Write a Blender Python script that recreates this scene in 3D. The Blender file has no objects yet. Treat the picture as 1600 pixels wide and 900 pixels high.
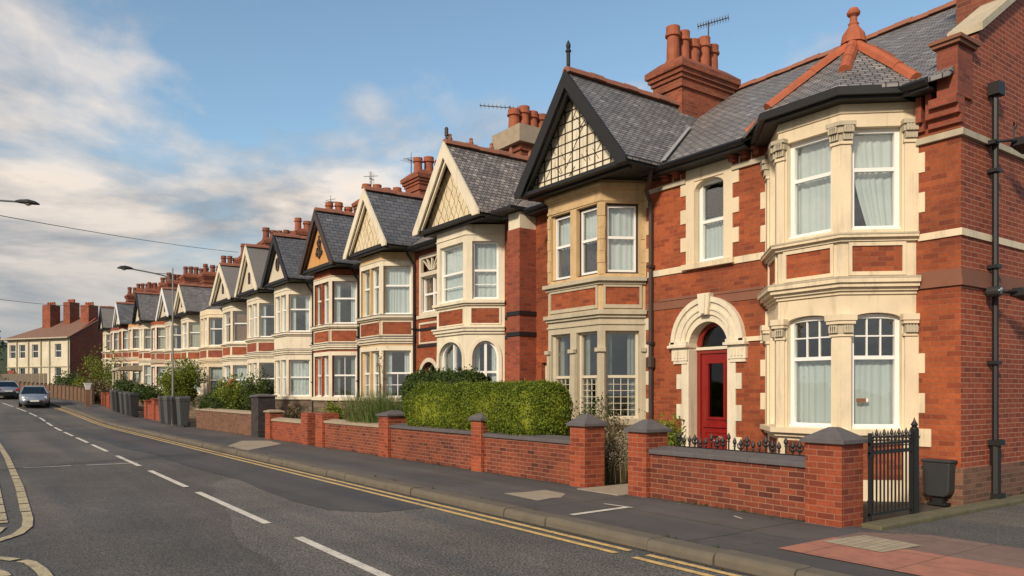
import bpy, bmesh, math, random
from mathutils import Vector, Matrix, noise
from mathutils.geometry import tessellate_polygon
random.seed(7)
R = math.radians
sc = bpy.context.scene
COL = sc.collection
XF = 11.4            # main facade plane of the terrace

def gz(y):           # the street climbs gently in the distance
    if y < 38: return 0.0
    if y < 66: return 0.00115*(y-38)**2
    return 0.9016 + 0.030*(min(y, 260)-66)
def sx(y):           # and bends to the left
    return 0.0 if y < 50 else -0.0045*(min(y, 140)-50)**2 - (max(y, 140)-140)*0.8

# ------------------------------------------------------------ materials
MATS = {}
def mat(name):
    m = bpy.data.materials.new(name); m.use_nodes = True
    nt = m.node_tree; b = nt.nodes['Principled BSDF']
    MATS[name] = m
    return m, nt, b
def N(nt, t, **kw):
    n = nt.nodes.new(t)
    for k, v in kw.items(): setattr(n, k, v)
    return n
def L(nt, a, b): nt.links.new(a, b)
def c4(c): return (c[0], c[1], c[2], 1)
def mixc(nt, fac, a, b, mode='MIX'):
    n = N(nt, 'ShaderNodeMix', data_type='RGBA', blend_type=mode)
    for sock, v in ((n.inputs[0], fac), (n.inputs[6], a), (n.inputs[7], b)):
        if hasattr(v, 'links'): L(nt, v, sock)
        elif isinstance(v, (int, float)): sock.default_value = v
        else: sock.default_value = c4(v)
    return n.outputs[2]
def mth(nt, op, a, b=0.0, c=None, clamp=False):
    n = N(nt, 'ShaderNodeMath', operation=op, use_clamp=clamp)
    for i, v in enumerate((a, b, c)):
        if v is None: continue
        if hasattr(v, 'links'): L(nt, v, n.inputs[i])
        else: n.inputs[i].default_value = v
    return n.outputs[0]
def ramp(nt, fac, stops):
    n = N(nt, 'ShaderNodeValToRGB')
    e = n.color_ramp.elements
    while len(e) < len(stops): e.new(0.5)
    for k, (p, c) in enumerate(stops):
        e[k].position = p; e[k].color = c4(c) if not isinstance(c, (int, float)) else (c, c, c, 1)
    L(nt, fac, n.inputs[0])
    return n.outputs[0]
def noi(nt, scale, detail=4, rough=0.55, vec=None, dist=0.0):
    n = N(nt, 'ShaderNodeTexNoise')
    n.inputs['Scale'].default_value = scale; n.inputs['Detail'].default_value = detail
    n.inputs['Roughness'].default_value = rough; n.inputs['Distortion'].default_value = dist
    if vec is None:
        g = N(nt, 'ShaderNodeNewGeometry'); vec = g.outputs['Position']
    L(nt, vec, n.inputs['Vector'])
    return n.outputs['Fac']
def bump(nt, b, h, strength=0.3, dist=0.02):
    n = N(nt, 'ShaderNodeBump'); n.inputs['Strength'].default_value = strength; n.inputs['Distance'].default_value = dist
    L(nt, h, n.inputs['Height']); L(nt, n.outputs[0], b.inputs['Normal'])

def brick_mat(name, c1, c2, mortar, bw=0.225, rh=0.075, ms=0.007, stain=0.35, rough=0.8, bstr=0.5, dark=(0.07,0.03,0.025), darkamt=0.25, lo=0.78):
    m, nt, b = mat(name)
    uv = N(nt, 'ShaderNodeUVMap').outputs[0]
    wob = N(nt, 'ShaderNodeTexNoise'); wob.inputs['Scale'].default_value = 2.5; L(nt, uv, wob.inputs['Vector'])
    sub = N(nt, 'ShaderNodeVectorMath', operation='SUBTRACT'); L(nt, wob.outputs['Color'], sub.inputs[0]); sub.inputs[1].default_value = (.5,.5,.5)
    mul = N(nt, 'ShaderNodeVectorMath', operation='SCALE'); L(nt, sub.outputs[0], mul.inputs[0]); mul.inputs['Scale'].default_value = 0.012
    add = N(nt, 'ShaderNodeVectorMath', operation='ADD'); L(nt, uv, add.inputs[0]); L(nt, mul.outputs[0], add.inputs[1])
    t = N(nt, 'ShaderNodeTexBrick'); L(nt, add.outputs[0], t.inputs['Vector'])
    t.inputs['Scale'].default_value = 1; t.inputs['Brick Width'].default_value = bw; t.inputs['Row Height'].default_value = rh
    t.inputs['Mortar Size'].default_value = ms; t.inputs['Mortar Smooth'].default_value = 0.3; t.inputs['Bias'].default_value = 0.0
    t.inputs['Color1'].default_value = (0,0,0,1); t.inputs['Color2'].default_value = (1,1,1,1); t.inputs['Mortar'].default_value = (.5,.5,.5,1)
    bc = ramp(nt, t.outputs['Color'], [(0.0, tuple(lo*a for a in c1)), (0.14, c1), (0.6, c2), (1.0, tuple(min(1,1.12*a) for a in c2))])
    n1 = noi(nt, 0.9, 6, 0.65); n2 = noi(nt, 22, 3)
    f1 = ramp(nt, n1, [(0.35, 0.0), (0.75, 1.0)])
    bc = mixc(nt, mth(nt, 'MULTIPLY', f1, darkamt), bc, dark)
    bc = mixc(nt, 0.55, bc, ramp(nt, n2, [(0.25, 0.5), (0.75, 1.12)]), 'MULTIPLY')
    n5 = noi(nt, 3.2, 5, 0.7); bc = mixc(nt, 0.45, bc, ramp(nt, n5, [(0.3, 0.62), (0.7, 1.15)]), 'MULTIPLY')
    col = mixc(nt, t.outputs['Fac'], bc, mortar)
    # grime that rises from the foot of the wall, and patchy weathering
    n3 = noi(nt, 0.35, 5, 0.7)
    col = mixc(nt, stain, col, ramp(nt, n3, [(0.35, 0.5), (0.65, 1.15)]), 'MULTIPLY')
    L(nt, col, b.inputs['Base Color']); b.inputs['Roughness'].default_value = rough
    hh = mth(nt, 'ADD', mth(nt, 'SUBTRACT', 1.0, t.outputs['Fac']), mth(nt, 'MULTIPLY', n2, 0.5))
    bump(nt, b, hh, bstr, 0.008)
    return m
def plain_mat(name, c, rough=0.6, var=0.25, scale=3, metal=0, streak=False, bstr=0.15, dirt=(0.16,0.12,0.08), dirtamt=0.25, fine=30):
    m, nt, b = mat(name)
    n1 = noi(nt, scale, 6, 0.65)
    n2 = noi(nt, fine, 3)
    col = mixc(nt, var, c, ramp(nt, n1, [(0.25, 0.5), (0.75, 1.2)]), 'MULTIPLY')
    if streak:
        g = N(nt, 'ShaderNodeNewGeometry'); mp = N(nt, 'ShaderNodeMapping'); L(nt, g.outputs['Position'], mp.inputs[0]); mp.inputs['Scale'].default_value = (6, 6, 0.7)
        n3 = noi(nt, 1.0, 5, 0.7, mp.outputs[0])
        col = mixc(nt, mth(nt, 'MULTIPLY', ramp(nt, n3, [(0.52, 0.0), (0.8, 1.0)]), dirtamt), col, dirt)
    L(nt, col, b.inputs['Base Color'])
    b.inputs['Roughness'].default_value = rough; b.inputs['Metallic'].default_value = metal
    if bstr: bump(nt, b, n2, bstr, 0.005)
    return m
def slate_mat(name, c1, c2, w=0.25, h=0.13, moss=0.4, bstr=0.9):
    m, nt, b = mat(name)
    uv = N(nt, 'ShaderNodeUVMap').outputs[0]
    t = N(nt, 'ShaderNodeTexBrick'); L(nt, uv, t.inputs['Vector'])
    t.inputs['Scale'].default_value = 1; t.inputs['Brick Width'].default_value = w; t.inputs['Row Height'].default_value = h
    t.inputs['Mortar Size'].default_value = 0.010; t.inputs['Mortar Smooth'].default_value = 0.2
    t.inputs['Color1'].default_value = (0,0,0,1); t.inputs['Color2'].default_value = (1,1,1,1); t.inputs['Mortar'].default_value = (.5,.5,.5,1)
    col = ramp(nt, t.outputs['Color'], [(0, tuple(a*0.8 for a in c1)), (0.1, c1), (0.92, c2), (1, tuple(a*1.4 for a in c2))])
    col = mixc(nt, 0.35, col, ramp(nt, noi(nt, 0.5, 5, 0.7), [(0.35, 0.6), (0.65, 1.15)]), 'MULTIPLY')
    n1 = noi(nt, 1.3, 6, 0.7)
    col = mixc(nt, mth(nt, 'MULTIPLY', ramp(nt, n1, [(0.5, 0.0), (0.8, 1.0)]), moss), col, (0.10, 0.085, 0.05))
    col = mixc(nt, t.outputs['Fac'], col, (0.018, 0.018, 0.02))
    # each course steps up at its lower edge
    sp = N(nt, 'ShaderNodeSeparateXYZ'); L(nt, uv, sp.inputs[0])
    fr = mth(nt, 'FRACT', mth(nt, 'DIVIDE', sp.outputs[1], h))
    L(nt, col, b.inputs['Base Color']); b.inputs['Roughness'].default_value = 0.55
    hh = mth(nt, 'ADD', mth(nt, 'MULTIPLY', mth(nt, 'SUBTRACT', 1.0, fr), 0.8), mth(nt, 'MULTIPLY', t.outputs['Color'], 0.35))
    hh = mth(nt, 'SUBTRACT', hh, mth(nt, 'MULTIPLY', t.outputs['Fac'], 0.6))
    bump(nt, b, hh, bstr, 0.012)
    return m
def leaf_mat(name, stops, rough=0.55, sub=0.0):
    m, nt, b = mat(name)
    g = N(nt, 'ShaderNodeNewGeometry')
    f = mth(nt, 'ADD', mth(nt, 'MULTIPLY', g.outputs['Random Per Island'], 0.65), mth(nt, 'MULTIPLY', noi(nt, 0.7, 3), 0.45))
    col = ramp(nt, f, stops)
    L(nt, col, b.inputs['Base Color']); b.inputs['Roughness'].default_value = rough
    b.inputs['Specular IOR Level'].default_value = 0.3
    tr = N(nt, 'ShaderNodeBsdfTranslucent'); L(nt, col, tr.inputs[0])
    mx = N(nt, 'ShaderNodeMixShader'); mx.inputs[0].default_value = 0.25
    out = nt.nodes['Material Output']
    L(nt, b.outputs[0], mx.inputs[1]); L(nt, tr.outputs[0], mx.inputs[2]); L(nt, mx.outputs[0], out.inputs[0])
    return m
def glass_mat(name, tint=(0.84,0.88,0.88), refl=1.0, base=0.11):
    m = bpy.data.materials.new(name); m.use_nodes = True; nt = m.node_tree; nt.nodes.clear()
    out = N(nt, 'ShaderNodeOutputMaterial'); tr = N(nt, 'ShaderNodeBsdfTransparent'); tr.inputs[0].default_value = c4(tint)
    gl = N(nt, 'ShaderNodeBsdfGlossy'); gl.inputs['Roughness'].default_value = 0.02; gl.inputs[0].default_value = (1,1,1,1)
    ge = N(nt, 'ShaderNodeNewGeometry'); dp = N(nt, 'ShaderNodeVectorMath', operation='DOT_PRODUCT'); L(nt, ge.outputs['Normal'], dp.inputs[0]); L(nt, ge.outputs['Incoming'], dp.inputs[1])
    frs = mth(nt, 'POWER', mth(nt, 'SUBTRACT', 1.0, mth(nt, 'ABSOLUTE', dp.outputs['Value'])), 4.0)
    bp = N(nt, 'ShaderNodeBump'); bp.inputs['Strength'].default_value = 0.12; bp.inputs['Distance'].default_value = 0.03
    L(nt, noi(nt, 1.7, 2), bp.inputs['Height']); L(nt, bp.outputs[0], gl.inputs['Normal'])
    mx = N(nt, 'ShaderNodeMixShader'); L(nt, mth(nt, 'MULTIPLY_ADD', frs, refl, base, clamp=True), mx.inputs[0])
    L(nt, tr.outputs[0], mx.inputs[1]); L(nt, gl.outputs[0], mx.inputs[2]); L(nt, mx.outputs[0], out.inputs[0])
    MATS[name] = m; return m

BR = {}
brick_mat('brick_orange', (0.34,0.064,0.020), (0.43,0.096,0.027), (0.27,0.11,0.055), darkamt=0.4, ms=0.005, stain=0.75)
brick_mat('brick_deep', (0.30,0.06,0.03), (0.38,0.085,0.04), (0.20,0.09,0.06), darkamt=0.3)
brick_mat('brick_side', (0.31,0.056,0.021), (0.38,0.076,0.027), (0.46,0.24,0.16), darkamt=0.3, ms=0.006)
brick_mat('brick_rough', (0.21,0.042,0.020), (0.32,0.068,0.027), (0.34,0.16,0.095), darkamt=0.55, stain=0.7, ms=0.008, bstr=0.8, lo=0.5)
brick_mat('brick_pier', (0.30,0.052,0.020), (0.39,0.078,0.027), (0.36,0.15,0.085), darkamt=0.35, ms=0.006)
brick_mat('brick_brown', (0.16,0.075,0.045), (0.24,0.11,0.065), (0.22,0.14,0.09), darkamt=0.5)
brick_mat('brick_black', (0.03,0.026,0.028), (0.055,0.045,0.045), (0.05,0.042,0.04), darkamt=0.3)
brick_mat('brick_chimney', (0.31,0.068,0.030), (0.42,0.105,0.042), (0.26,0.12,0.07), darkamt=0.7, stain=0.6)
brick_mat('stone_rubble', (0.15,0.11,0.08), (0.26,0.19,0.13), (0.12,0.09,0.065), bw=0.4, rh=0.17, ms=0.018, darkamt=0.5)
plain_mat('cream_paint', (0.74,0.62,0.44), 0.65, 0.3, 1.8, streak=True, dirtamt=0.55, bstr=0.35)
plain_mat('cream_pale', (0.73,0.655,0.51), 0.65, 0.3, 1.8, streak=True, dirtamt=0.5, bstr=0.35)
plain_mat('cream_grey', (0.62,0.55,0.43), 0.7, 0.25, 1.5, streak=True, dirtamt=0.35)
plain_mat('buff_stone', (0.60,0.42,0.22), 0.8, 0.5, 2.5, streak=True, dirtamt=0.6, bstr=0.5)
plain_mat('grey_stone', (0.48,0.42,0.31), 0.8, 0.4, 2.5, streak=True, dirtamt=0.5, bstr=0.5)
plain_mat('ochre_render', (0.60,0.30,0.10), 0.7, 0.3, 1.5, streak=True)
plain_mat('brown_string', (0.22,0.09,0.055), 0.8, 0.4, 2)
plain_mat('white_upvc', (0.80,0.80,0.78), 0.35, 0.08, 2, bstr=0)
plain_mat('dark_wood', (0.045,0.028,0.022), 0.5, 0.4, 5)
plain_mat('black_paint', (0.011,0.011,0.013), 0.55, 0.4, 5)
plain_mat('brown_black', (0.05,0.032,0.028), 0.5, 0.4, 5)
plain_mat('lead_grey', (0.32,0.33,0.34), 0.5, 0.3, 5)
plain_mat('red_paint', (0.24,0.010,0.009), 0.4, 0.5, 5, streak=True, dirtamt=0.4)
plain_mat('red_paint_dark', (0.22,0.022,0.012), 0.4, 0.3, 4)
plain_mat('terracotta', (0.40,0.105,0.045), 0.75, 0.6, 4, bstr=0.5)
plain_mat('terracotta_pot', (0.36,0.10,0.045), 0.8, 0.6, 5, streak=True, dirtamt=0.85, dirt=(0.08,0.05,0.04))
plain_mat('coping_dark', (0.115,0.105,0.110), 0.7, 0.5, 6, bstr=0.6)
plain_mat('coping_pale', (0.36,0.29,0.21), 0.8, 0.4, 5, bstr=0.6)
plain_mat('bin_plastic', (0.07,0.074,0.078), 0.5, 0.2, 5, bstr=0.1)
plain_mat('galv', (0.30,0.30,0.29), 0.45, 0.3, 5, metal=0.6)
plain_mat('plastic_grey', (0.028,0.029,0.031), 0.55, 0.3, 6)
plain_mat('wood_fence', (0.19,0.105,0.06), 0.8, 0.6, 3, bstr=0.5)
plain_mat('soil', (0.06,0.045,0.03), 0.95, 0.6, 4, bstr=1.0)
plain_mat('bark', (0.10,0.07,0.045), 0.9, 0.6, 8, bstr=1.0)
plain_mat('curtain', (0.84,0.84,0.82), 0.9, 0.12, 1.5, bstr=0)
plain_mat('curtain_grey', (0.40,0.40,0.37), 0.9, 0.2, 1.5, bstr=0)
plain_mat('curtain_warm', (0.70,0.62,0.48), 0.9, 0.2, 1.5, bstr=0)
plain_mat('curtain_tan', (0.36,0.16,0.07), 0.9, 0.2, 1.5, bstr=0)
plain_mat('far_cream', (0.66,0.60,0.46), 0.85, 0.45, 0.5, streak=True, dirtamt=0.7)
plain_mat('pot_sooty', (0.22,0.07,0.04), 0.85, 0.6, 5, streak=True, dirtamt=0.8, dirt=(0.05,0.035,0.03))
plain_mat('tyre', (0.015,0.015,0.015), 0.8, 0.2, 5)
plain_mat('chrome', (0.6,0.6,0.6), 0.2, 0.1, 5, metal=1)
plain_mat('car_silver', (0.30,0.34,0.40), 0.28, 0.05, 2, metal=0.55, bstr=0)
plain_mat('car_black', (0.012,0.012,0.014), 0.3, 0.1, 2, bstr=0)
plain_mat('plate_white', (0.75,0.75,0.70), 0.5, 0.05, 2, bstr=0)
plain_mat('petal_red', (0.55,0.03,0.02), 0.6, 0.3, 8)
plain_mat('roof_brown', (0.20,0.11,0.08), 0.8, 0.4, 2, bstr=0.6)
plain_mat('ridge_brown', (0.30,0.12,0.075), 0.8, 0.5, 4, bstr=0.5)
plain_mat('roof_felt', (0.19,0.18,0.175), 0.8, 0.4, 1.2, streak=True, bstr=0.4)
slate_mat('slate', (0.17,0.162,0.165), (0.27,0.255,0.25), w=0.17, h=0.085, bstr=0.7)
slate_mat('slate_smooth', (0.105,0.108,0.122), (0.15,0.152,0.168), w=0.30, h=0.16, moss=0.25, bstr=0.6)
slate_mat('slate_brown', (0.17,0.15,0.14), (0.32,0.28,0.255), w=0.15, h=0.12, moss=0.35, bstr=1.0)
leaf_mat('leaf_hedge', [(0.15, (0.022,0.044,0.008)), (0.5, (0.095,0.150,0.014)), (0.9, (0.27,0.31,0.028))])
leaf_mat('leaf_dark', [(0.15, (0.022,0.040,0.010)), (0.5, (0.045,0.080,0.018)), (0.9, (0.10,0.14,0.03))])
leaf_mat('leaf_yellow', [(0.15, (0.05,0.08,0.012)), (0.5, (0.13,0.18,0.02)), (0.9, (0.26,0.28,0.04))])
leaf_mat('leaf_dry', [(0.15, (0.06,0.04,0.02)), (0.5, (0.12,0.10,0.04)), (0.9, (0.34,0.28,0.18))])
leaf_mat('leaf_far', [(0.15, (0.035,0.05,0.022)), (0.5, (0.055,0.075,0.03)), (0.9, (0.09,0.11,0.045))])
leaf_mat('grass_blade', [(0.15, (0.04,0.07,0.015)), (0.5, (0.09,0.14,0.03)), (0.9, (0.22,0.22,0.09))])
glass_mat('glass')
glass_mat('glass_dark', tint=(0.30,0.32,0.33), refl=1.0, base=0.05)
def crazy_mat():
    m, nt, b = mat('crazy_panel')
    uv = N(nt, 'ShaderNodeUVMap').outputs[0]
    v = N(nt, 'ShaderNodeTexVoronoi', feature='DISTANCE_TO_EDGE'); v.inputs['Scale'].default_value = 5.2; v.inputs['Randomness'].default_value = 1.0
    mp = N(nt, 'ShaderNodeMapping'); L(nt, uv, mp.inputs[0]); mp.inputs['Scale'].default_value = (1.0, 0.75, 1); L(nt, mp.outputs[0], v.inputs['Vector'])
    sx_ = N(nt, 'ShaderNodeSeparateXYZ'); L(nt, uv, sx_.inputs[0]); ns = noi(nt, 2.2, 2)
    def fam(sg, q):
        a = mth(nt, 'ADD', mth(nt, 'MULTIPLY', sx_.outputs[0], sg/0.26), mth(nt, 'MULTIPLY', sx_.outputs[1], 0.55/0.26))
        return mth(nt, 'ABSOLUTE', mth(nt, 'SUBTRACT', mth(nt, 'FRACT', mth(nt, 'ADD', a, mth(nt, 'MULTIPLY', ns, q))), 0.5))
    dd = mth(nt, 'MINIMUM', fam(1.0, 1.1), fam(-1.0, -1.4))
    f = ramp(nt, dd, [(0.03, 0.0), (0.065, 1.0)])
    col = mixc(nt, f, (0.22,0.17,0.11), mixc(nt, 0.3, (0.74,0.62,0.42), ramp(nt, noi(nt, 3, 5), [(0.3, 0.5), (0.7, 1.1)]), 'MULTIPLY'))
    L(nt, col, b.inputs['Base Color']); b.inputs['Roughness'].default_value = 0.8; bump(nt, b, f, 0.5, 0.02)
crazy_mat()
def board_mat():
    m, nt, b = mat('aged_board')
    uv = N(nt, 'ShaderNodeUVMap').outputs[0]
    mp = N(nt, 'ShaderNodeMapping'); L(nt, uv, mp.inputs[0]); mp.inputs['Scale'].default_value = (9, 0.8, 1)
    n = noi(nt, 1, 6, 0.7, mp.outputs[0])
    col = ramp(nt, n, [(0.3, (0.42,0.34,0.22)), (0.48, (0.72,0.65,0.50)), (0.7, (0.82,0.78,0.64))])
    L(nt, col, b.inputs['Base Color']); b.inputs['Roughness'].default_value = 0.8
board_mat()
def asphalt(name, c, speck=0.5, patch=True, rough=0.85, agg=48):
    m, nt, b = mat(name)
    n1 = noi(nt, agg, 2, 0.7); n2 = noi(nt, 0.22, 5, 0.6); n4 = noi(nt, 1.6, 6, 0.75)
    col = mixc(nt, speck, c, ramp(nt, n1, [(0.38, 0.30), (0.50, 0.9), (0.62, 1.9)]), 'MULTIPLY')
    col = mixc(nt, 0.8, col, ramp(nt, n2, [(0.35, 0.66), (0.65, 1.28)]), 'MULTIPLY')
    col = mixc(nt, 0.5, col, ramp(nt, n4, [(0.3, 0.75), (0.7, 1.2)]), 'MULTIPLY')
    # long wear tracks worn by tyres, running along the street
    g = N(nt, 'ShaderNodeNewGeometry'); mp = N(nt, 'ShaderNodeMapping'); L(nt, g.outputs['Position'], mp.inputs[0]); mp.inputs['Scale'].default_value = (1.1, 0.05, 1)
    n3 = noi(nt, 1.0, 4, 0.6, mp.outputs[0])
    col = mixc(nt, 0.8, col, ramp(nt, n3, [(0.38, (0.68,0.74,0.82)), (0.62, (1.22,1.13,1.04))]), 'MULTIPLY')
    # hairline cracks
    if patch:
        v = N(nt, 'ShaderNodeTexVoronoi', feature='DISTANCE_TO_EDGE'); v.inputs['Scale'].default_value = 0.33
        ad = N(nt, 'ShaderNodeVectorMath', operation='ADD'); nn = N(nt, 'ShaderNodeTexNoise'); nn.inputs['Scale'].default_value = 1.3; nn.inputs['Detail'].default_value = 5
        L(nt, g.outputs['Position'], nn.inputs['Vector']); L(nt, g.outputs['Position'], ad.inputs[0]); L(nt, nn.outputs['Color'], ad.inputs[1]); L(nt, ad.outputs[0], v.inputs['Vector'])
        cr = ramp(nt, v.outputs['Distance'], [(0.0, 1.0), (0.004, 0.0)])
        col = mixc(nt, mth(nt, 'MULTIPLY', cr, mth(nt, 'MULTIPLY', ramp(nt, n4, [(0.45, 0.0), (0.6, 1.0)]), 0.7)), col, (0.02,0.02,0.02))
    L(nt, col, b.inputs['Base Color']); b.inputs['Roughness'].default_value = rough
    bump(nt, b, mth(nt, 'ADD', n1, mth(nt, 'MULTIPLY', n4, 0.6)), 0.6, 0.008)
asphalt('road_asphalt', (0.095,0.090,0.086), 0.85)
asphalt('road_patch', (0.066,0.067,0.073), 0.35, agg=90)
asphalt('road_worn', (0.128,0.121,0.115), 1.0, agg=42)
asphalt('pavement_asphalt', (0.088,0.083,0.084), 0.4, agg=80)
asphalt('drive_asphalt', (0.105,0.098,0.088), 0.8, agg=60)
plain_mat('kerb_stone', (0.135,0.115,0.088), 0.85, 0.5, 3, bstr=0.7)
def paint_mat(name, c, wear=0.5):
    m, nt, b = mat(name)
    n = noi(nt, 7, 8, 0.8); n2 = noi(nt, 60, 2)
    f = mth(nt, 'MULTIPLY', ramp(nt, mth(nt, 'ADD', mth(nt, 'MULTIPLY', n, .7), mth(nt, 'MULTIPLY', n2, .3)), [(0.48, 0.0), (0.62, 1.0)]), wear)
    col = mixc(nt, f, c, (0.12,0.11,0.10))
    L(nt, col, b.inputs['Base Color']); b.inputs['Roughness'].default_value = 0.7; bump(nt, b, n2, 0.4, 0.004)
paint_mat('line_white', (0.66,0.62,0.55), 0.55)
paint_mat('line_thin', (0.42,0.41,0.39), 0.9)
paint_mat('line_yellow', (0.68,0.46,0.17), 0.75)
paint_mat('block_yellow', (0.48,0.40,0.24), 0.95)
plain_mat('slab_cream', (0.34,0.29,0.22), 0.85, 0.4, 5, bstr=0.6)
def tiles(name, c1, c2, w, h, mort):
    m, nt, b = mat(name)
    uv = N(nt, 'ShaderNodeUVMap').outputs[0]
    t = N(nt, 'ShaderNodeTexBrick'); L(nt, uv, t.inputs['Vector']); t.inputs['Scale'].default_value = 1
    t.inputs['Brick Width'].default_value = w; t.inputs['Row Height'].default_value = h; t.inputs['Mortar Size'].default_value = 0.006
    t.inputs['Color1'].default_value = c4(c1); t.inputs['Color2'].default_value = c4(c2); t.inputs['Mortar'].default_value = c4(mort)
    col = mixc(nt, 0.6, t.outputs['Color'], ramp(nt, noi(nt, 5, 6, 0.7), [(0.3, 0.6), (0.7, 1.2)]), 'MULTIPLY')
    L(nt, col, b.inputs['Base Color']); b.inputs['Roughness'].default_value = 0.85
    bump(nt, b, mth(nt, 'SUBTRACT', 1.0, t.outputs['Fac']), 0.4, 0.005)
tiles('red_slabs', (0.38,0.155,0.105), (0.42,0.18,0.12), 0.8, 0.9, (0.10,0.07,0.06))
tiles('brown_slabs', (0.19,0.12,0.10), (0.22,0.145,0.12), 0.9, 0.9, (0.07,0.06,0.055))
plain_mat('moss_stone', (0.13,0.115,0.065), 0.95, 0.7, 6, bstr=1.0)
plain_mat('gutter_dirt', (0.075,0.060,0.042), 0.95, 0.8, 9, bstr=1.0)
tiles('tactile', (0.38,0.31,0.22), (0.42,0.35,0.25), 0.1, 0.1, (0.22,0.18,0.13))
def ground_mat():
    m, nt, b = mat('ground_earth')
    n = noi(nt, 0.4, 8, 0.7); n2 = noi(nt, 14, 4)
    col = ramp(nt, n, [(0.35, (0.055,0.045,0.03)), (0.5, (0.075,0.075,0.035)), (0.7, (0.06,0.085,0.025))])
    col = mixc(nt, 0.5, col, ramp(nt, n2, [(0.3, 0.5), (0.7, 1.3)]), 'MULTIPLY')
    L(nt, col, b.inputs['Base Color']); b.inputs['Roughness'].default_value = 0.95; bump(nt, b, n2, 0.8, 0.05)
ground_mat()

# ------------------------------------------------------------ mesh building
class Frame:                       # a vertical working plane: s along, z up, d outward
    def __init__(s, o, u, n): s.o, s.u, s.n = o, u, n
    def p(f, s, z, d): return (f.o[0]+f.u[0]*s+f.n[0]*d, f.o[1]+f.u[1]*s+f.n[1]*d, z)
FAC = lambda x=XF: Frame((x, 0), (0, 1), (-1, 0))
def seg_frame(a, b):
    l = math.hypot(b[0]-a[0], b[1]-a[1]); u = ((b[0]-a[0])/l, (b[1]-a[1])/l)
    return Frame(a, u, (-u[1], u[0])), l
class MB:
    def __init__(s): s.v = []; s.f = []; s.sm = False
    def add(s, pts, faces):
        o = len(s.v); s.v += [tuple(p) for p in pts]; s.f += [tuple(i+o for i in f) for f in faces]; return s
    def hexa(s, p):  # 8 pts: bottom 4, top 4
        return s.add(p, [(0,3,2,1),(4,5,6,7),(0,1,5,4),(1,2,6,5),(2,3,7,6),(3,0,4,7)])
    def box(s, x0, x1, y0, y1, z0, z1):
        return s.hexa([(x0,y0,z0),(x1,y0,z0),(x1,y1,z0),(x0,y1,z0),(x0,y0,z1),(x1,y0,z1),(x1,y1,z1),(x0,y1,z1)])
    def lbox(s, F, s0, s1, z0, z1, d0, d1):
        P = F.p
        return s.hexa([P(s0,z0,d0),P(s1,z0,d0),P(s1,z0,d1),P(s0,z0,d1),P(s0,z1,d0),P(s1,z1,d0),P(s1,z1,d1),P(s0,z1,d1)])
    def prism(s, a, b):            # two matching loops
        n = len(a)
        return s.add(list(a)+list(b), [tuple(range(n))[::-1], tuple(range(n, 2*n))] + [(i,(i+1)%n,n+(i+1)%n,n+i) for i in range(n)])
    def lprism(s, F, pts, d0, d1):
        return s.prism([F.p(a, z, d0) for a, z in pts], [F.p(a, z, d1) for a, z in pts])
    def ring(s, F, outer, inner, d0, d1, closed=False):  # matching loops/strips in (s,z), extruded d0..d1
        n = len(outer); o = len(s.v); P = F.p
        for d in (d0, d1):
            s.v += [P(a, z, d) for a, z in outer] + [P(a, z, d) for a, z in inner]
        r = range(n) if closed else range(n-1)
        for i in r:
            j = (i+1) % n
            s.f += [(o+i,o+j,o+n+j,o+n+i),(o+2*n+i,o+3*n+i,o+3*n+j,o+2*n+j),(o+i,o+2*n+i,o+2*n+j,o+j),(o+n+i,o+n+j,o+3*n+j,o+3*n+i)]
        if not closed:
            for i in (0, n-1): s.f.append((o+i,o+n+i,o+3*n+i,o+2*n+i))
        return s
    def panel(s, F, outline, holes, d0, d1):  # plate d0(out)..d1(in) with openings
        loops = [outline]+holes
        flat = [q for l in loops for q in l]
        tri = tessellate_polygon([[Vector((a, b, 0)) for a, b in l] for l in loops])
        n = len(flat); o = len(s.v)
        s.v += [F.p(a, z, d0) for a, z in flat] + [F.p(a, z, d1) for a, z in flat]
        s.f += [(o+a,o+b,o+c) for a, b, c in tri] + [(o+n+c,o+n+b,o+n+a) for a, b, c in tri]
        k = 0
        for l in loops:
            m = len(l)
            for i in range(m):
                a, b = o+k+i, o+k+(i+1) % m
                s.f.append((a, b, b+n, a+n))
            k += m
        return s
    def tube(s, pts, r, n=8, taper=None, cap=True):
        pts = [Vector(p) for p in pts]; rings = []
        for i, p in enumerate(pts):
            t = (pts[min(i+1, len(pts)-1)]-pts[max(i-1, 0)]).normalized()
            ax = Vector((0,0,1)) if abs(t.z) < 0.9 else Vector((1,0,0))
            a = t.cross(ax).normalized(); b = t.cross(a)
            rr = r if taper is None else r*taper[i]
            o = len(s.v); rings.append(o)
            for k in range(n):
                w = 2*math.pi*k/n; q = p + (a*math.cos(w)+b*math.sin(w))*rr; s.v.append(tuple(q))
        for i in range(len(pts)-1):
            for k in range(n):
                a, b = rings[i]+k, rings[i]+(k+1) % n
                s.f.append((a, b, rings[i+1]+(k+1) % n, rings[i+1]+k))
        if cap: s.f += [tuple(rings[0]+k for k in range(n))[::-1], tuple(rings[-1]+k for k in range(n))]
        return s
    def lathe(s, c, prof, n=14, phase=0.0, sy=1.0):
        rings = []
        for r, z in prof:
            o = len(s.v); rings.append(o)
            for k in range(n):
                w = 2*math.pi*(k+phase)/n; s.v.append((c[0]+r*math.cos(w), c[1]+r*math.sin(w)*sy, c[2]+z))
        for i in range(len(prof)-1):
            for k in range(n):
                s.f.append((rings[i]+k, rings[i]+(k+1) % n, rings[i+1]+(k+1) % n, rings[i+1]+k))
        s.f += [tuple(rings[0]+k for k in range(n))[::-1], tuple(rings[-1]+k for k in range(n))]
        return s
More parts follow.
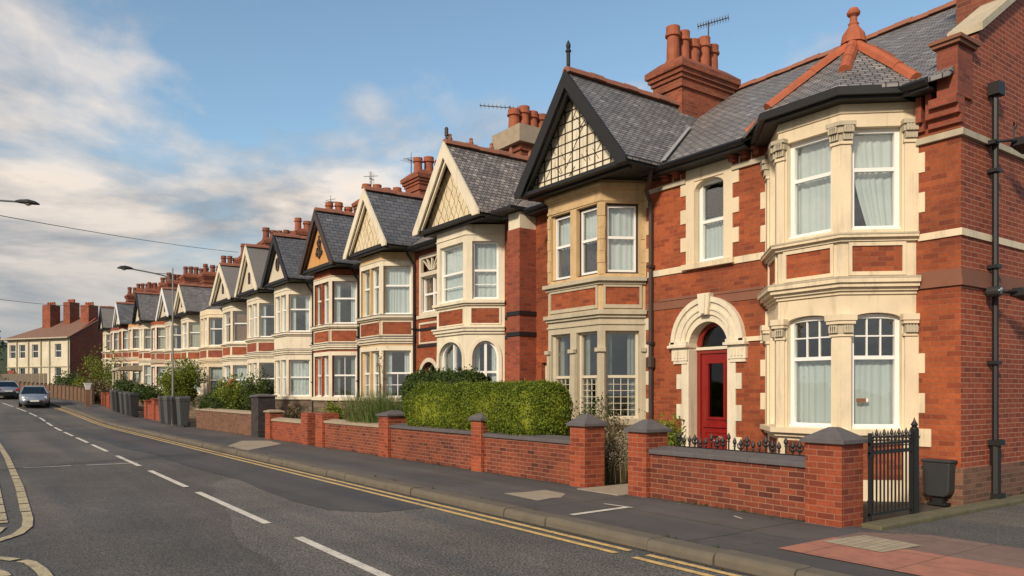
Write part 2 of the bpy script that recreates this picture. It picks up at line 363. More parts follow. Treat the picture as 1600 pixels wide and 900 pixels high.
    def band(s, path, z0, z1, out, inn=0.0, close_ends=True):   # moulding that follows a plan path
        A = offset_path(path, inn); B = offset_path(path, out)
        for i in range(len(path)-1):
            s.hexa([(*A[i],z0),(*A[i+1],z0),(*B[i+1],z0),(*B[i],z0),(*A[i],z1),(*A[i+1],z1),(*B[i+1],z1),(*B[i],z1)])
        return s
    def pieces(s):                 # one builder per loose piece
        par = list(range(len(s.v)))
        def fd(a):
            while par[a] != a: par[a] = par[par[a]]; a = par[a]
            return a
        for f in s.f:
            for i in f[1:]: par[fd(i)] = fd(f[0])
        gr = {}
        for f in s.f: gr.setdefault(fd(f[0]), []).append(f)
        out = []
        for fs in gr.values():
            q = MB(); ix = {}
            for f in fs:
                for i in f:
                    if i not in ix: ix[i] = len(q.v); q.v.append(s.v[i])
                q.f.append(tuple(ix[i] for i in f))
            out.append(q)
        return out
    def each(s, name, m, parent=None, root=None, **kw):
        return [q.build(name, m, parent, root, **kw) for q in s.pieces()]
    def build(s, name, m, parent=None, root=None, smooth=False, bevel=0, recalc=True):
        me = bpy.data.meshes.new(name)
        off = Vector(root.location) if root is not None else Vector((0,0,0))
        me.from_pydata(s.v, [], s.f)
        if recalc:
            bm = bmesh.new(); bm.from_mesh(me); bmesh.ops.recalc_face_normals(bm, faces=bm.faces); bm.to_mesh(me); bm.free()
        uvl = me.uv_layers.new(name='UVMap')
        Z = Vector((0,0,1)); co = [v.co.copy() for v in me.vertices]; dat = uvl.data
        for p in me.polygons:
            n = p.normal
            if abs(n.z) > 0.995: t, b = Vector((1,0,0)), Vector((0,1,0))
            else: t = Z.cross(n).normalized(); b = n.cross(t)
            for li in p.loop_indices:
                q = co[me.loops[li].vertex_index]; dat[li].uv = (q.dot(t), q.dot(b))
        if off.length: me.transform(Matrix.Translation(-off))
        if smooth: me.polygons.foreach_set('use_smooth', [True]*len(me.polygons))
        me.materials.append(MATS[m])
        o = bpy.data.objects.new(name, me); COL.objects.link(o)
        if parent is not None: o.parent = parent
        if bevel:
            md = o.modifiers.new('bevel', 'BEVEL'); md.width = bevel; md.segments = 2; md.limit_method = 'ANGLE'
        return o
def offset_path(path, d):
    n = len(path); out = []
    ns = []
    for i in range(n-1):
        F, l = seg_frame(path[i], path[i+1]); ns.append(F.n)
    for i in range(n):
        a = ns[max(i-1, 0)]; b = ns[min(i, n-2)]
        m = (a[0]+b[0], a[1]+b[1]); l = math.hypot(*m); m = (m[0]/l, m[1]/l)
        k = d/max(0.3, m[0]*a[0]+m[1]*a[1])
        out.append((path[i][0]+m[0]*k, path[i][1]+m[1]*k))
    return out
def thing(name, label, cat, loc, group=None):
    o = bpy.data.objects.new(name, None); COL.objects.link(o); o.location = loc; o.empty_display_size = 0.3
    o['label'] = label; o['category'] = cat
    if group: o['group'] = group
    return o
def tag(o, label, cat, group=None):
    o['label'] = label; o['category'] = cat
    if group: o['group'] = group
    return o
def struct(o): o['kind'] = 'structure'; return o
def arc(cx, cz, r, a0, a1, n, rz=None):
    rz = rz or r
    return [(cx+r*math.cos(R(a0+(a1-a0)*i/n)), cz+rz*math.sin(R(a0+(a1-a0)*i/n))) for i in range(n+1)]
def rect(s0, s1, z0, z1): return [(s0,z0),(s1,z0),(s1,z1),(s0,z1)]
def arched(s0, s1, z0, zs, rise=None, n=14):   # opening with a curved head
    c = (s0+s1)/2; r = (s1-s0)/2
    return [(s0,z0),(s1,z0)] + arc(c, zs, r, 0, 180, n, rise if rise else r)
# ------------------------------------------------------------ building pieces
ROOFK = (8.95-6.02)/4.35
def zroof(x): return 6.02+(x-11.05)*ROOFK
def xroof(z): return 11.05+(z-6.02)/ROOFK

def curtain_mesh(mb, F, s0, s1, z0, z1, d, amp=0.02, per=0.11, sweep=0.0):
    n = max(6, int((s1-s0)/0.014)); ph = random.random()*6; o = len(mb.v); rows = 3 if sweep else 1
    am = [random.uniform(0.25,1.25) for _ in range(40)]
    for r in range(rows+1):
        t = r/rows; z = z1+(z0-z1)*t
        k = 1-sweep*t**1.5
        for i in range(n+1):
            x = s0+(s1-s0)*i/n*k
            w = math.sin(ph+(s1-s0)*i/n*2*math.pi/per+math.sin(i*0.13+ph)*2.2)*am[int((s1-s0)*i/n/per*2) % 40]
            mb.v.append(F.p(x, z, d+amp*w*(0.6+0.4*t)))
    for r in range(rows):
        for i in range(n):
            a = o+r*(n+1)+i; mb.f.append((a, a+1, a+n+2, a+n+1))
def window(par, root, F, s0, s1, z0, z1, d=-0.09, fm='white_upvc', split=0.5, top=(0,0), low=(0,0), cur='full', cm='curtain',
           fw=0.055, bw=0.011, mull=(), arch=None, glass='glass', outer_mat=None):
    if arch is not None:
        zs = arch[0]; rise = arch[1]; c = (s0+s1)/2; r = (s1-s0)/2
        out = arched(s0, s1, z0, zs, rise); inn = arched(s0+fw, s1-fw, z0+fw, zs, rise-fw)
        zt = zs+rise
    else:
        out = rect(s0, s1, z0, z1); inn = rect(s0+fw, s1-fw, z0+fw, z1-fw); zt = z1
    m = MB(); m.ring(F, out, inn, d, d-0.08, closed=True)
    zm = z0+(zt-z0)*split
    w0, w1 = s0+fw-0.002, s1-fw+0.002
    if split: m.lbox(F, w0, w1, zm-0.028, zm+0.028, d-0.01, d-0.07)
    def bars(nv, nh, za, zb, dd):
        for i in range(nv):
            q = w0+(w1-w0)*(i+1)/(nv+1); m.lbox(F, q-bw, q+bw, za, zb, dd, dd-0.03)
        for i in range(nh):
            q = za+(zb-za)*(i+1)/(nh+1); m.lbox(F, w0, w1, q-bw*0.95, q+bw*0.95, dd-0.002, dd-0.028)
    bars(top[0], top[1], zm+0.028, zt-fw*0.5 if arch else zt-fw, d-0.02)
    bars(low[0], low[1], z0+fw, zm-0.028, d-0.032)
    for q in mull:
        x = s0+(s1-s0)*q; m.lbox(F, x-0.035, x+0.035, z0+fw*0.6, zt-0.03, d+0.004, d-0.076)
    if outer_mat is None:   # timber cill
        m.lbox(F, s0-0.0, s1+0.0, z0-0.0, z0+0.035, d+0.045, d+0.001)
    w = m.build('window', fm, par, root)
    g = MB()
    if arch is not None: g.lprism(F, arched(s0+fw*0.5, s1-fw*0.5, z0+0.02, zs, rise-fw*0.5), d-0.048, d-0.054)
    else: g.lprism(F, rect(s0+fw*0.5, s1-fw*0.5, z0+0.02, z1-0.02), d-0.048, d-0.054)
    g.build('pane', glass, w, root)
    if cur:
        c = MB(); dc = d-0.14
        if cm == 'curtain': cm = random.choice(('curtain','curtain','curtain','curtain_warm','curtain_grey')) if root.location.y > 14 else 'curtain'
        if cur == 'full': curtain_mesh(c, F, s0+0.01, s1-0.01, z0, zt, dc)
        elif cur == 'swept': curtain_mesh(c, F, s0+0.01, s1-0.01, z0, zt, dc, sweep=0.45)
        elif cur == 'pair':
            k = (s1-s0)*0.27; curtain_mesh(c, F, s0+0.01, s0+k, z0, zt, dc); curtain_mesh(c, F, s1-k, s1-0.01, z0, zt, dc)
        elif cur == 'low': curtain_mesh(c, F, s0+0.01, s1-0.01, z0, z0+(zt-z0)*split, dc)
        elif cur == 'half': curtain_mesh(c, F, s0+0.01, s1-0.01, z0, z0+(zt-z0)*0.55, dc)
        elif cur == 'top': curtain_mesh(c, F, s0+0.01, s1-0.01, z0+(zt-z0)*0.5, zt, dc)
        elif cur == 'blind': c.lbox(F, s0+0.01, s1-0.01, z0+(zt-z0)*0.04, zt, dc, dc-0.01)
        c.build('blind' if cur == 'blind' else 'curtain', cm, w, root, smooth=(cur != 'blind'), recalc=False)
    return w
def corner_block(mb, path, i, hw, z0, z1, out, inn=0.0):
    n = len(path); pts = []
    if i > 0:
        F, l = seg_frame(path[i-1], path[i]); pts.append((path[i][0]-F.u[0]*hw, path[i][1]-F.u[1]*hw))
    pts.append(path[i])
    if i < n-1:
        F, l = seg_frame(path[i], path[i+1]); pts.append((path[i][0]+F.u[0]*hw, path[i][1]+F.u[1]*hw))
    mb.band(pts, z0, z1, out, inn)
def chimney(par, root, x0, x1, y0, y1, zb, zt, pots, m='brick_chimney', ph=0.6, corb=True, pr=0.13, cement=True, potm='terracotta_pot'):
    b = MB(); h = zt-zb
    b.box(x0, x1, y0, y1, zb, zt-0.38 if corb else zt)
    if corb:
        for k, (e, za, zz) in enumerate(((0.05, -0.62, -0.56), (0.04, -0.40, -0.30), (0.09, -0.302, -0.20), (0.14, -0.202, -0.06))):
            b.box(x0-e, x1+e, y0-e, y1+e, zt+za, zt+zz+0.001)
        b.hexa([(x0-.14,y0-.14,zt-.062),(x1+.14,y0-.14,zt-.062),(x1+.14,y1+.14,zt-.062),(x0-.14,y1+.14,zt-.062),
                (x0+.1,y0+.1,zt+.14),(x1-.1,y0+.1,zt+.14),(x1-.1,y1-.1,zt+.14),(x0+.1,y1-.1,zt+.14)])
    c = b.build('chimney', m, par, root)
    n = pots
    for k in range(n):
        t = (k+0.5)/n
        x = x0+(x1-x0)*t; y = (y0+y1)/2+random.uniform(-0.04,0.04)
        hh = ph*(0.86+0.26*random.random()); r = pr*(0.9+0.2*random.random())
        p = MB(); z0 = zt+0.06
        p.lathe((x, y, z0), [(r*1.1,0),(r*1.1,0.06),(r*0.95,0.08),(r*0.86,hh*0.7),(r*0.88,hh*0.72),(r*1.12,hh*0.74),(r*1.14,hh*0.8),(r*0.98,hh*0.83),(r*1.0,hh),(r*0.7,hh),(r*0.65,hh*0.6)], 14)
        p.build('chimney_pot', potm, c, root, smooth=False)
    return c
def ridge_tiles(mb, a, b, r=0.11, step=0.32, crest=0):
    a, b = Vector(a), Vector(b); l = (b-a).length; n = max(1, int(l/step)); d = (b-a)/n
    t = d.normalized(); side = t.cross(Vector((0,0,1))).normalized(); up = side.cross(t)
    for k in range(n):
        p = a+d*k-t*0.012; q = a+d*(k+1)+t*0.012; wob = Vector((0,0,0.012*math.sin(k*2.1+a.x))); p = p+wob; q = q+wob*0.6
        rr = r*(1.0+0.05*((k*7) % 3-1))
        prof = [(-1.0,-0.55),(-0.72,0.15),(-0.3,0.5),(0.3,0.5),(0.72,0.15),(1.0,-0.55)]
        o = []
        for z in (p, q): o.append([tuple(z+side*u*rr+up*w*rr) for u, w in prof])
        mb.prism(o[0], o[1])
        if crest and k % 2 == 0:
            m = (p+q)/2; mb.lathe((m.x, m.y, m.z+0.03), [(0.06,0),(0.07,0.07),(0.045,0.13),(0.055,0.17),(0.02,0.2)], 8)
def gable(par, root, ga, gb, zb, za, xg, xp, panelm, bargem, roofm, ridgem='terracotta', v=0.34, finial=None, deco=None, crest=0, soffm='black_paint', ym=None, lead=False):
    ym = ym or (ga+gb)/2; e = 0.025
    xe = max(xroof(zb), 11.05); xt = xroof(za)
    r = MB()
    for s, ss in ((ga, 1), (gb, -1)):
        P = [(xg,s,zb+e),(xg,ym,za+e),(xt,ym,za+e),(xe,s,zb+e)]
        r.prism([(a,b,c-0.06) for a,b,c in P], P)
    r.build('gable_roof', roofm, par, root)
    F = FAC(xp); t1 = (za-zb)/(ym-ga); t2 = (za-zb)/(gb-ym)
    g = MB(); g.lprism(F, [(ga+0.10, zb),(gb-0.10, zb),(ym, za-0.10)], 0, -0.16); gp = g.build('gable_panel', panelm, par, root)
    F = FAC(xg); b = MB()
    b.lprism(F, [(ga-0.03, zb-0.10),(ga-0.03+0.0, zb+0.0),(ym, za+0.06),(ym, za-v),(ga+(v-0.06)/t1, zb-0.10)], 0.05, 0.0); b.build('bargeboard', bargem, par, root); b = MB()
    b.lprism(F, [(gb+0.03, zb-0.10),(gb+0.03, zb+0.0),(ym, za+0.06),(ym, za-v),(gb-(v-0.06)/t2, zb-0.10)], 0.048, 0.002)
    # inner moulding, narrower, nearer the panel
    b.lprism(F, [(ga+(v-0.06)/t1, zb-0.02),(ym, za-v+0.01),(ym, za-v-0.12),(ga+(v+0.08)/t1, zb-0.02)], -0.03, -0.09)
    b.lprism(F, [(gb-(v-0.06)/t2, zb-0.02),(ym, za-v+0.01),(ym, za-v-0.12),(gb-(v+0.08)/t2, zb-0.02)], -0.032, -0.088)
    b.build('bargeboard', bargem, par, root)
    s = MB(); s.box(xg+0.02, XF, ga+0.03, gb-0.03, zb-0.09, zb-0.012); s.box(xp-0.10, xp-0.0, ga+0.16, gb-0.16, zb-0.14, zb+0.04)
    s.each('soffit', soffm, par, root)
    t = MB(); ridge_tiles(t, (xg, ym, za+0.07), (xt+0.1, ym, za+0.07), r=0.13, crest=crest); t.build('ridge_tiles', 'ridge_brown' if ridgem == 'terracotta' else ridgem, par, root)
    if lead:
        l = MB()
        for q in (0.07,):
            a = Vector((xe, ga, zb+0.06)); c = Vector((xt, ym, za+0.06)); c = a+(c-a)*0.62
            w = Vector((0, -0.13, 0.0))
            l.add([a, c, c+w+Vector((0,0,.0)), a+w, a+Vector((0,0,.02)), c+Vector((0,0,.02)), c+w+Vector((0,0,.02)), a+w+Vector((0,0,.02))], [(0,1,2,3),(4,5,6,7),(0,1,5,4),(1,2,6,5),(2,3,7,6),(3,0,4,7)])
        l.build('valley_flashing', 'lead_grey', par, root)
    if finial:
        f = MB(); f.lathe((xg+0.06, ym, za+0.0), finial, 10); f.build('finial', 'black_paint' if bargem == 'black_paint' else 'brown_black', par, root)
    return gp, ym
def quoins(mb, F, s, z0, z1, side, w=(0.13,0.26), h=0.3, off=0.014):
    z = z0; k = 0
    while z < z1-0.05:
        ww = w[k % 2]; zz = min(z+h, z1)
        a, b = (s, s+ww*side) if side > 0 else (s+ww*side, s)
        mb.lbox(F, a, b, z+0.001, zz-0.001, off, -0.10+0.001*k)
        z += h; k += 1
def downpipe(par, root, x, y, z0, z1, m='black_paint', r=0.04, hopper=True, name='downpipe', kick=0.28, shoe=True, dirx=-1):
    p = MB()
    if kick: p.tube([(x+dirx*kick, y, z1), (x+dirx*kick*0.8, y, z1-0.12), (x+dirx*0.01, y, z1-0.42), (x, y, z1-0.62), (x, y, z0)], r)
    else: p.tube([(x, y, z1), (x, y, z0)], r)
    z = z0+0.4
    while z < z1-0.9:
        p.box(x-0.055, x+0.07, y-0.06, y+0.06, z, z+0.05); z += 1.55
    return p.build(name, m, par, root)

def bay(par, root, path, g, wins_lo, wins_up, body='cream_paint', panelm='brick_orange', trim=None, top=5.93, lo=(1.05,2.85), up=(4.0,5.5),
        sty_lo=None, sty_up=None, panels=True, plinth=None, arch_lo=None, corn=True, surround=None, pilz=None, caps=False, sillm=None, bandm=None):
    trim = trim or body; sty_lo = sty_lo or {}; sty_up = sty_up or {}
    Fs = [seg_frame(path[i], path[i+1]) for i in range(len(path)-1)]
    b = MB()
    for i, (F, l) in enumerate(Fs):
        holes = []
        for (a, c) in wins_lo[i]:
            if arch_lo: holes.append(arched(a, c, g+lo[0], g+arch_lo[0], arch_lo[1]))
            else: holes.append(rect(a, c, g+lo[0], g+lo[1]))
        for (a, c) in wins_up[i]: holes.append(rect(a, c, g+up[0], g+up[1]))
        b.panel(F, rect(0, l, g-0.3, g+top), holes, 0, -0.17)
    b.build('bay', body, par, root)
    for i, (F, l) in enumerate(Fs):
        for k, (a, c) in enumerate(wins_lo[i]):
            kw = dict(sty_lo); 
            if 'curs' in kw: cs = kw.pop('curs'); kw['cur'] = cs[(i*2+k) % len(cs)]
            if arch_lo: kw['arch'] = (g+arch_lo[0], arch_lo[1])
            window(par, root, F, a, c, g+lo[0], g+lo[1], **kw)
        for k, (a, c) in enumerate(wins_up[i]):
            kw = dict(sty_up)
            if 'curs' in kw: cs = kw.pop('curs'); kw['cur'] = cs[(i*2+k) % len(cs)]
            window(par, root, F, a, c, g+up[0], g+up[1], **kw)
    if surround:
        for i, (F, l) in enumerate(Fs):
            for ws, (za, zb) in ((wins_lo[i], lo), (wins_up[i], up)):
                if ws:
                    q = MB(); q.ring(F, rect(ws[0][0]-0.09, ws[-1][1]+0.09, g+za-0.10, g+zb+0.14), rect(ws[0][0], ws[-1][1], g+za, g+zb), 0.018, -0.02, closed=True); q.build('window_surround', surround, par, root)
    t = MB()
    ext = 0.0
    if corn:
        t.band(path, g+3.10, g+3.17, 0.05); t.band(path, g+3.17, g+3.25, 0.10); t.band(path, g+3.25, g+3.29, 0.14)
        t.band(path, g+3.84, g+3.89, 0.06); t.band(path, g+3.89, g+3.96, 0.12)
    t.band(path, g+lo[0]-0.13, g+lo[0]-0.012, 0.09)
    t.band(path, g+up[1]+0.16, g+up[1]+0.19, 0.025); 
    t.each('cornice', trim, par, root)
    if sillm or bandm:
        q = MB(); q.band(path, g+3.29, g+3.315, 0.15); q.band(path, g+3.96, g+3.985, 0.13); q.each('weathered_sill_top', sillm or bandm, par, root)
    if panels:
        p = MB(); r = MB()
        for i, (F, l) in enumerate(Fs):
            ws = wins_up[i] if wins_up[i] else []
            if not ws: continue
            segs = [(ws[0][0]-0.02, ws[-1][1]+0.02)]
            for (a, c) in segs:
                p.lbox(F, a, c, g+3.36, g+3.77, 0.008, -0.02)
                r.ring(F, rect(a-0.045, c+0.045, g+3.34, g+3.80), rect(a, c, g+3.375, g+3.76), 0.022, -0.01, closed=True)
        p.each('brick_panel', panelm, par, root); r.each('panel_frame', trim, par, root)
    if plinth:
        q = MB(); q.band(path, g-0.3, g+lo[0]-0.13, 0.02); q.build('bay_plinth', plinth, par, root)
def house_shell(par, root, y0, y1, g, holes, brick='brick_orange', roofm='slate', side_near=False, side_far=False, ridgem='terracotta', eave=True, bay_hole=None, depth=8.0, walldark=None):
    w = MB(); F = FAC()
    hs = list(holes)
    if bay_hole:
        a, b = bay_hole
        hs += [rect(a+0.28, b-0.28, g+0.7, g+2.9), rect(a+0.28, b-0.28, g+3.6, g+5.55)]
    w.panel(F, rect(y0, y1, g-0.4, g+5.98), hs, 0, -0.28)
    Xb = XF+depth
    w.box(Xb-0.28, Xb, y0, y1, g-0.4, g+5.9)
    if side_far: w.lprism(Frame((0, y1-0.001), (1, 0), (0, 1)), [(XF+0.003, g-0.4), (Xb, g-0.4), (Xb, g+5.98), (15.4, g+8.85), (XF+0.003, g+6.15)], 0, -0.25)
    if side_near: w.lprism(Frame((0, y0+0.001), (1, 0), (0, -1)), [(XF+0.003, g-0.4), (Xb, g-0.4), (Xb, g+5.98), (15.4, g+8.85), (XF+0.003, g+6.15)], 0, -0.25)
    w.each('wall', brick, par, root)
    # party wall between neighbours keeps rooms dark
    r = MB()
    for xa, za, xb, zb in ((11.05, 6.02, 15.4, 8.95), (15.4, 8.95, 19.85, 5.95)):
        r.prism([(xa,y0,g+za-0.07),(xb,y0,g+zb-0.07),(xb,y1,g+zb-0.07),(xa,y1,g+za-0.07)], [(xa,y0,g+za),(xb,y0,g+zb),(xb,y1,g+zb),(xa,y1,g+za)])
    r.each('roof', roofm, par, root)
    t = MB(); ridge_tiles(t, (15.4, y0, g+9.0), (15.4, y1, g+9.0), r=0.11); t.build('ridge_tiles', 'ridge_brown', par, root)
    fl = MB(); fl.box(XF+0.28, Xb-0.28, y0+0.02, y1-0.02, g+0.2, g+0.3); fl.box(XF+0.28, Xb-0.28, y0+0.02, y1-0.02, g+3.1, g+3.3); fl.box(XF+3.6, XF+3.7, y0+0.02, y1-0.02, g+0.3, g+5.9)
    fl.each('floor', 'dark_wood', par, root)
def gutter(par, root, y0, y1, g, m='black_paint', x=11.05):
    q = MB(); prof = [(-0.02,0.0),(-0.07,-0.02),(-0.10,-0.06),(-0.07,-0.105),(-0.02,-0.12),(0.0,-0.12),(0.0,0.0)]
    a = [(x+u, y0, g+6.02+v) for u, v in prof]; b = [(x+u, y1, g+6.02+v) for u, v in prof]
    q.prism(a, b); q.box(x+0.001, XF, y0, y1, g+5.86, g+5.90); q.build('gutter', m, par, root)
def bay_path(ya, fa, fb, yb, xb=10.6): return [(XF, ya), (xb, fa), (xb, fb), (XF, yb)]
FIN1 = [(0.06,0.0),(0.06,0.10),(0.035,0.14),(0.04,0.16),(0.04,0.42),(0.06,0.44),(0.06,0.47),(0.035,0.49),(0.05,0.55),(0.045,0.6),(0.005,0.68)]
FIN2 = [(0.05,0.0),(0.03,0.12),(0.03,0.2),(0.05,0.22),(0.05,0.42),(0.03,0.44),(0.02,0.45)]
# ------------------------------------------------------------ HOUSE A: end house with the red door
G_TER = 'terraced houses along the street'
def house_a():
    root = thing('terraced_house', 'red brick end house with cream two-storey bay, hipped bay roof and red arched door', 'house', (XF, 8.0, 0), G_TER)
    F = FAC(); y0, y1 = 5.1, 10.84
    path = bay_path(5.72, 6.42, 7.5, 8.28)
    dh = arched(9.05, 10.13, -0.4, 2.50, 0.52)
    sw = rect(9.16, 9.98, 3.98, 5.80)
    house_shell(root, root, y0, y1, 0, [dh, sw], bay_hole=(5.72, 8.28), walldark=True)
    # side wall with raised gable parapet, its own brick face
    S = Frame((0, y0), (1, 0), (0, -1)); s = MB()
    s.lprism(S, [(XF+0.002,-0.4),(19.4,-0.4),(19.4,6.2),(15.4,9.12),(11.9,6.76),(XF+0.002,6.42)], 0.004, -0.33)
    s.each('side_wall', 'brick_side', root, root)
    c = MB(); 
    for a, b in (((11.86,6.78),(15.4,9.16)), ((15.4,9.16),(19.6,6.1))):
        c.lprism(S, [a, b, (b[0], b[1]+0.12), (a[0], a[1]+0.12)], 0.09, -0.40)
    c.each('parapet_coping', 'grey_stone', root, root)
    k = MB(); k.box(11.22, 11.66, y0-0.04, y0+0.24, 5.74, 6.44)
    for j, e in enumerate((0.02, 0.10, 0.18)): k.box(11.36-e, 11.44, y0-0.03-0.003*j, y0+0.34, 5.38+0.12*j, 5.38+0.12*(j+1)+0.001)
    for j in range(2): k.box(11.26, 11.42, 5.44+0.14*j, 5.52+0.14*j, 5.50, 5.86); k.box(11.34, 11.42, 5.44+0.14*j, 5.52+0.14*j, 5.38, 5.499)
    k.each('kneeler', 'brick_deep', root, root)
    k = MB(); k.box(11.17, 11.71, y0-0.09, y0+0.29, 6.44, 6.49); k.box(11.14, 11.74, y0-0.12, y0+0.32, 6.49, 6.54); k.build('kneeler_cap', 'brown_string', root, root)
    # bands wrapping pier + side wall
    b = MB()
    b.box(XF-0.03, 19.4, y0-0.03, y0+0.0, 3.80, 3.90); b.box(XF-0.028, XF, y0+0.0, 5.68, 3.80, 3.90)
    b.box(XF-0.026, XF, 8.34, 9.02, 3.92, 4.04); b.box(XF-0.026, XF, 10.12, y1, 3.92, 4.04)
    b.box(XF-0.035, XF, 8.3, 8.74, 2.50, 2.58)
    b.each('string_course', 'cream_paint', root, root)
    b = MB()
    b.box(XF-0.055, 19.4, y0-0.055, y0+0.0, 5.20, 5.29); b.box(XF-0.054, XF, y0, 5.70, 5.20, 5.29)
    b.box(XF-0.05, XF, 8.30, 9.02, 5.62, 5.71); b.box(XF-0.05, XF, 10.12, y1, 5.62, 5.71)
    b.each('frieze_band', 'grey_stone', root, root)
    b = MB()
    b.box(XF-0.04, 19.4, y0-0.04, y0, 3.10, 3.19); b.box(XF-0.022, 19.4, y0-0.022, y0, 3.19, 3.34); b.box(XF-0.04, XF, y0, 5.70, 3.10, 3.19); b.box(XF-0.02, XF, y0, 5.70, 3.19, 3.34)
    b.box(XF-0.02, XF, 8.32, y1, 3.24, 3.40); b.box(XF-0.035, XF, 8.32, y1, 3.40, 3.45)
    b.each('brown_string_course', 'brown_string', root, root)
    b = MB(); b.box(XF-0.06, 19.4, y0-0.06, y0-0.0, -0.3, 0.52); b.box(XF-0.06, XF, y0, 5.72, -0.3, 0.52); b.box(XF-0.05, XF, 8.28, 9.0, -0.3, 0.4); b.box(XF-0.05, XF, 10.2, y1, -0.3, 0.4)
    b.each('plinth', 'brick_brown', root, root)
    # bay
    Fs = [seg_frame(path[i], path[i+1]) for i in range(3)]
    l0, l1, l2 = [q[1] for q in Fs]
    wl = [[(0.20, l0-0.15)], [(0.16, l1-0.16)], [(0.15, l2-0.25)]]
    b = MB()
    for i, (f, l) in enumerate(Fs):
        holes = []
        for a, c_ in wl[i]: holes += [arched(a, c_, 1.05, 2.67, 0.10), rect(a, c_, 4.0, 5.52)]
        b.panel(f, rect(0, l, -0.3, 5.98), holes, 0, -0.19)
    b.build('bay', 'cream_paint', root, root)
    for i, (f, l) in enumerate(Fs):
        for a, c_ in wl[i]:
            window(root, root, f, a, c_, 1.05, 2.75, d=-0.10, split=0.62, top=(2,1), arch=(2.67, 0.09), cur='low', fw=0.065)
            window(root, root, f, a, c_, 4.0, 5.52, d=-0.10, split=0.60, cur='swept' if i == 0 else 'full', fw=0.07)
    t = MB()
    for (z0, z1, o) in ((3.04,3.09,0.03),(3.09,3.14,0.07),(3.14,3.20,0.13),(3.20,3.26,0.17),(3.82,3.87,0.05),(3.87,3.91,0.11),(0.90,0.96,0.06),(0.96,1.035,0.13)): t.band(path, z0, z1, o)
    # pilasters and caps at each corner
    for i in range(4):
        hw = 0.13 if i in (1,2) else 0.17
        corner_block(t, path, i, hw, 1.035, 2.42, 0.035); corner_block(t, path, i, hw+0.0, 3.91, 5.28, 0.03)
        corner_block(t, path, i, hw+0.03, 2.42, 2.46, 0.06); corner_block(t, path, i, hw+0.045, 2.60, 2.65, 0.11); corner_block(t, path, i, hw+0.06, 2.65, 2.74, 0.13)
        corner_block(t, path, i, hw+0.02, 5.26, 5.30, 0.055)
    t.build('bay_moulding', 'cream_paint', root, root)
    t = MB(); t.band(path, 3.26, 3.29, 0.175); t.band(path, 3.91, 3.935, 0.12); t.each('weathered_sill_top', 'grey_stone', root, root)
    # leaf capitals (carved)
    for i in range(4):
        q = MB()
        hw = 0.13 if i in (1,2) else 0.17
        corner_block(q, path, i, hw+0.01, 5.30, 5.42, 0.05); corner_block(q, path, i, hw+0.035, 5.42, 5.52, 0.085); corner_block(q, path, i, hw+0.05, 5.52, 5.58, 0.12)
        corner_block(q, path, i, hw+0.012, 2.46, 2.60, 0.07)
        for (zz0, hh_, oo) in ((5.32, 0.12, 0.06), (5.42, 0.11, 0.095), (2.47, 0.12, 0.08)):
            for si in (i-1, i):
                if si < 0 or si > 2: continue
                f, l = Fs[si]; sgn = 1 if si == i else -1; base = 0 if si == i else l
                nk = 4
                for kk in range(nk):
                    sc_ = base+sgn*(0.02+(hw)*(kk+0.2)/nk)
                    q.lprism(f, [(sc_-0.018, zz0), (sc_+0.018, zz0), (sc_+0.024, zz0+hh_*0.7), (sc_, zz0+hh_), (sc_-0.024, zz0+hh_*0.7)], oo-0.02, oo+0.02)
        for up in (True, False):
            qq = MB()
            for pc in q.pieces():
                if (pc.v[0][2] > 4) == up: qq.add(pc.v, pc.f)
            qq.build('carved_capital', 'grey_stone', root, root)
    p = MB(); r = MB()
    for i, (f, l) in enumerate(Fs):
        a, c_ = wl[i][0]
        p.lbox(f, a, c_, 3.36, 3.76, 0.006, -0.02); r.ring(f, rect(a-0.05, c_+0.05, 3.32, 3.81), rect(a, c_, 3.375, 3.755), 0.03, -0.01, closed=True)
        p.lbox(f, a, c_, 0.3, 0.84, 0.007, -0.02)
    p.each('brick_panel', 'brick_orange', root, root); r.each('panel_frame', 'cream_paint', root, root)
    # quoins
    q = MB(); quoins(q, F, 5.74, 1.0, 2.46, -1, (0.06, 0.15), 0.29); quoins(q, F, 5.74, 3.93, 5.3, -1, (0.06, 0.15), 0.29)
    quoins(q, F, 8.26, 1.0, 3.0, 1, (0.06, 0.16), 0.29); quoins(q, F, 8.26, 3.93, 5.3, 1, (0.06, 0.16), 0.29)
    q.lbox(F, 5.50, 5.74, 0.80, 1.06, 0.02, -0.05)
    # narrow window surround
    q.ring(F, [(9.02,4.04),(9.02,5.98),(10.12,5.98),(10.12,4.04)], [(9.22,4.04),(9.22,5.62),(9.92,5.62),(9.92,4.04)], 0.02, -0.20)
    quoins(q, F, 10.12, 4.04, 5.62, 1, (0.0005, 0.14), 0.27, 0.018); quoins(q, F, 9.02, 4.04, 5.62, -1, (0.0005, 0.14), 0.27, 0.018)
    q.ring(F, [(9.22,5.70)]+arc(9.57,5.44,0.35,180,0,10,0.18)+[(9.92,5.70)], [(9.22,5.72)]+[(9.22+0.07*i,5.72) for i in range(11)]+[(9.92,5.72)], 0.0, -0.19)
    q.lbox(F, 8.96, 10.18, 3.94, 4.04, 0.10, -0.15)
    q.each('window_surround', 'cream_paint', root, root)
    window(root, root, F, 9.24, 9.90, 4.05, 5.62, d=-0.12, split=0.5, fw=0.08, cur='half')
    # door case
    d = MB(); inner = [(10.05,0.15),(10.05,2.46)]+arc(9.59,2.46,0.46,0,180,18)+[(9.13,2.46),(9.13,0.15)]
    outer = [(10.22,0.15),(10.22,2.46)]+arc(9.59,2.46,0.63,0,180,18)+[(8.96,2.46),(8.96,0.15)]
    d.ring(F, outer, inner, 0.022, -0.29)
    ao = arc(9.59,2.52,0.80,0,180,20); ai = arc(9.59,2.52,0.53,0,180,20); d.ring(F, ao, ai, 0.06, -0.02)
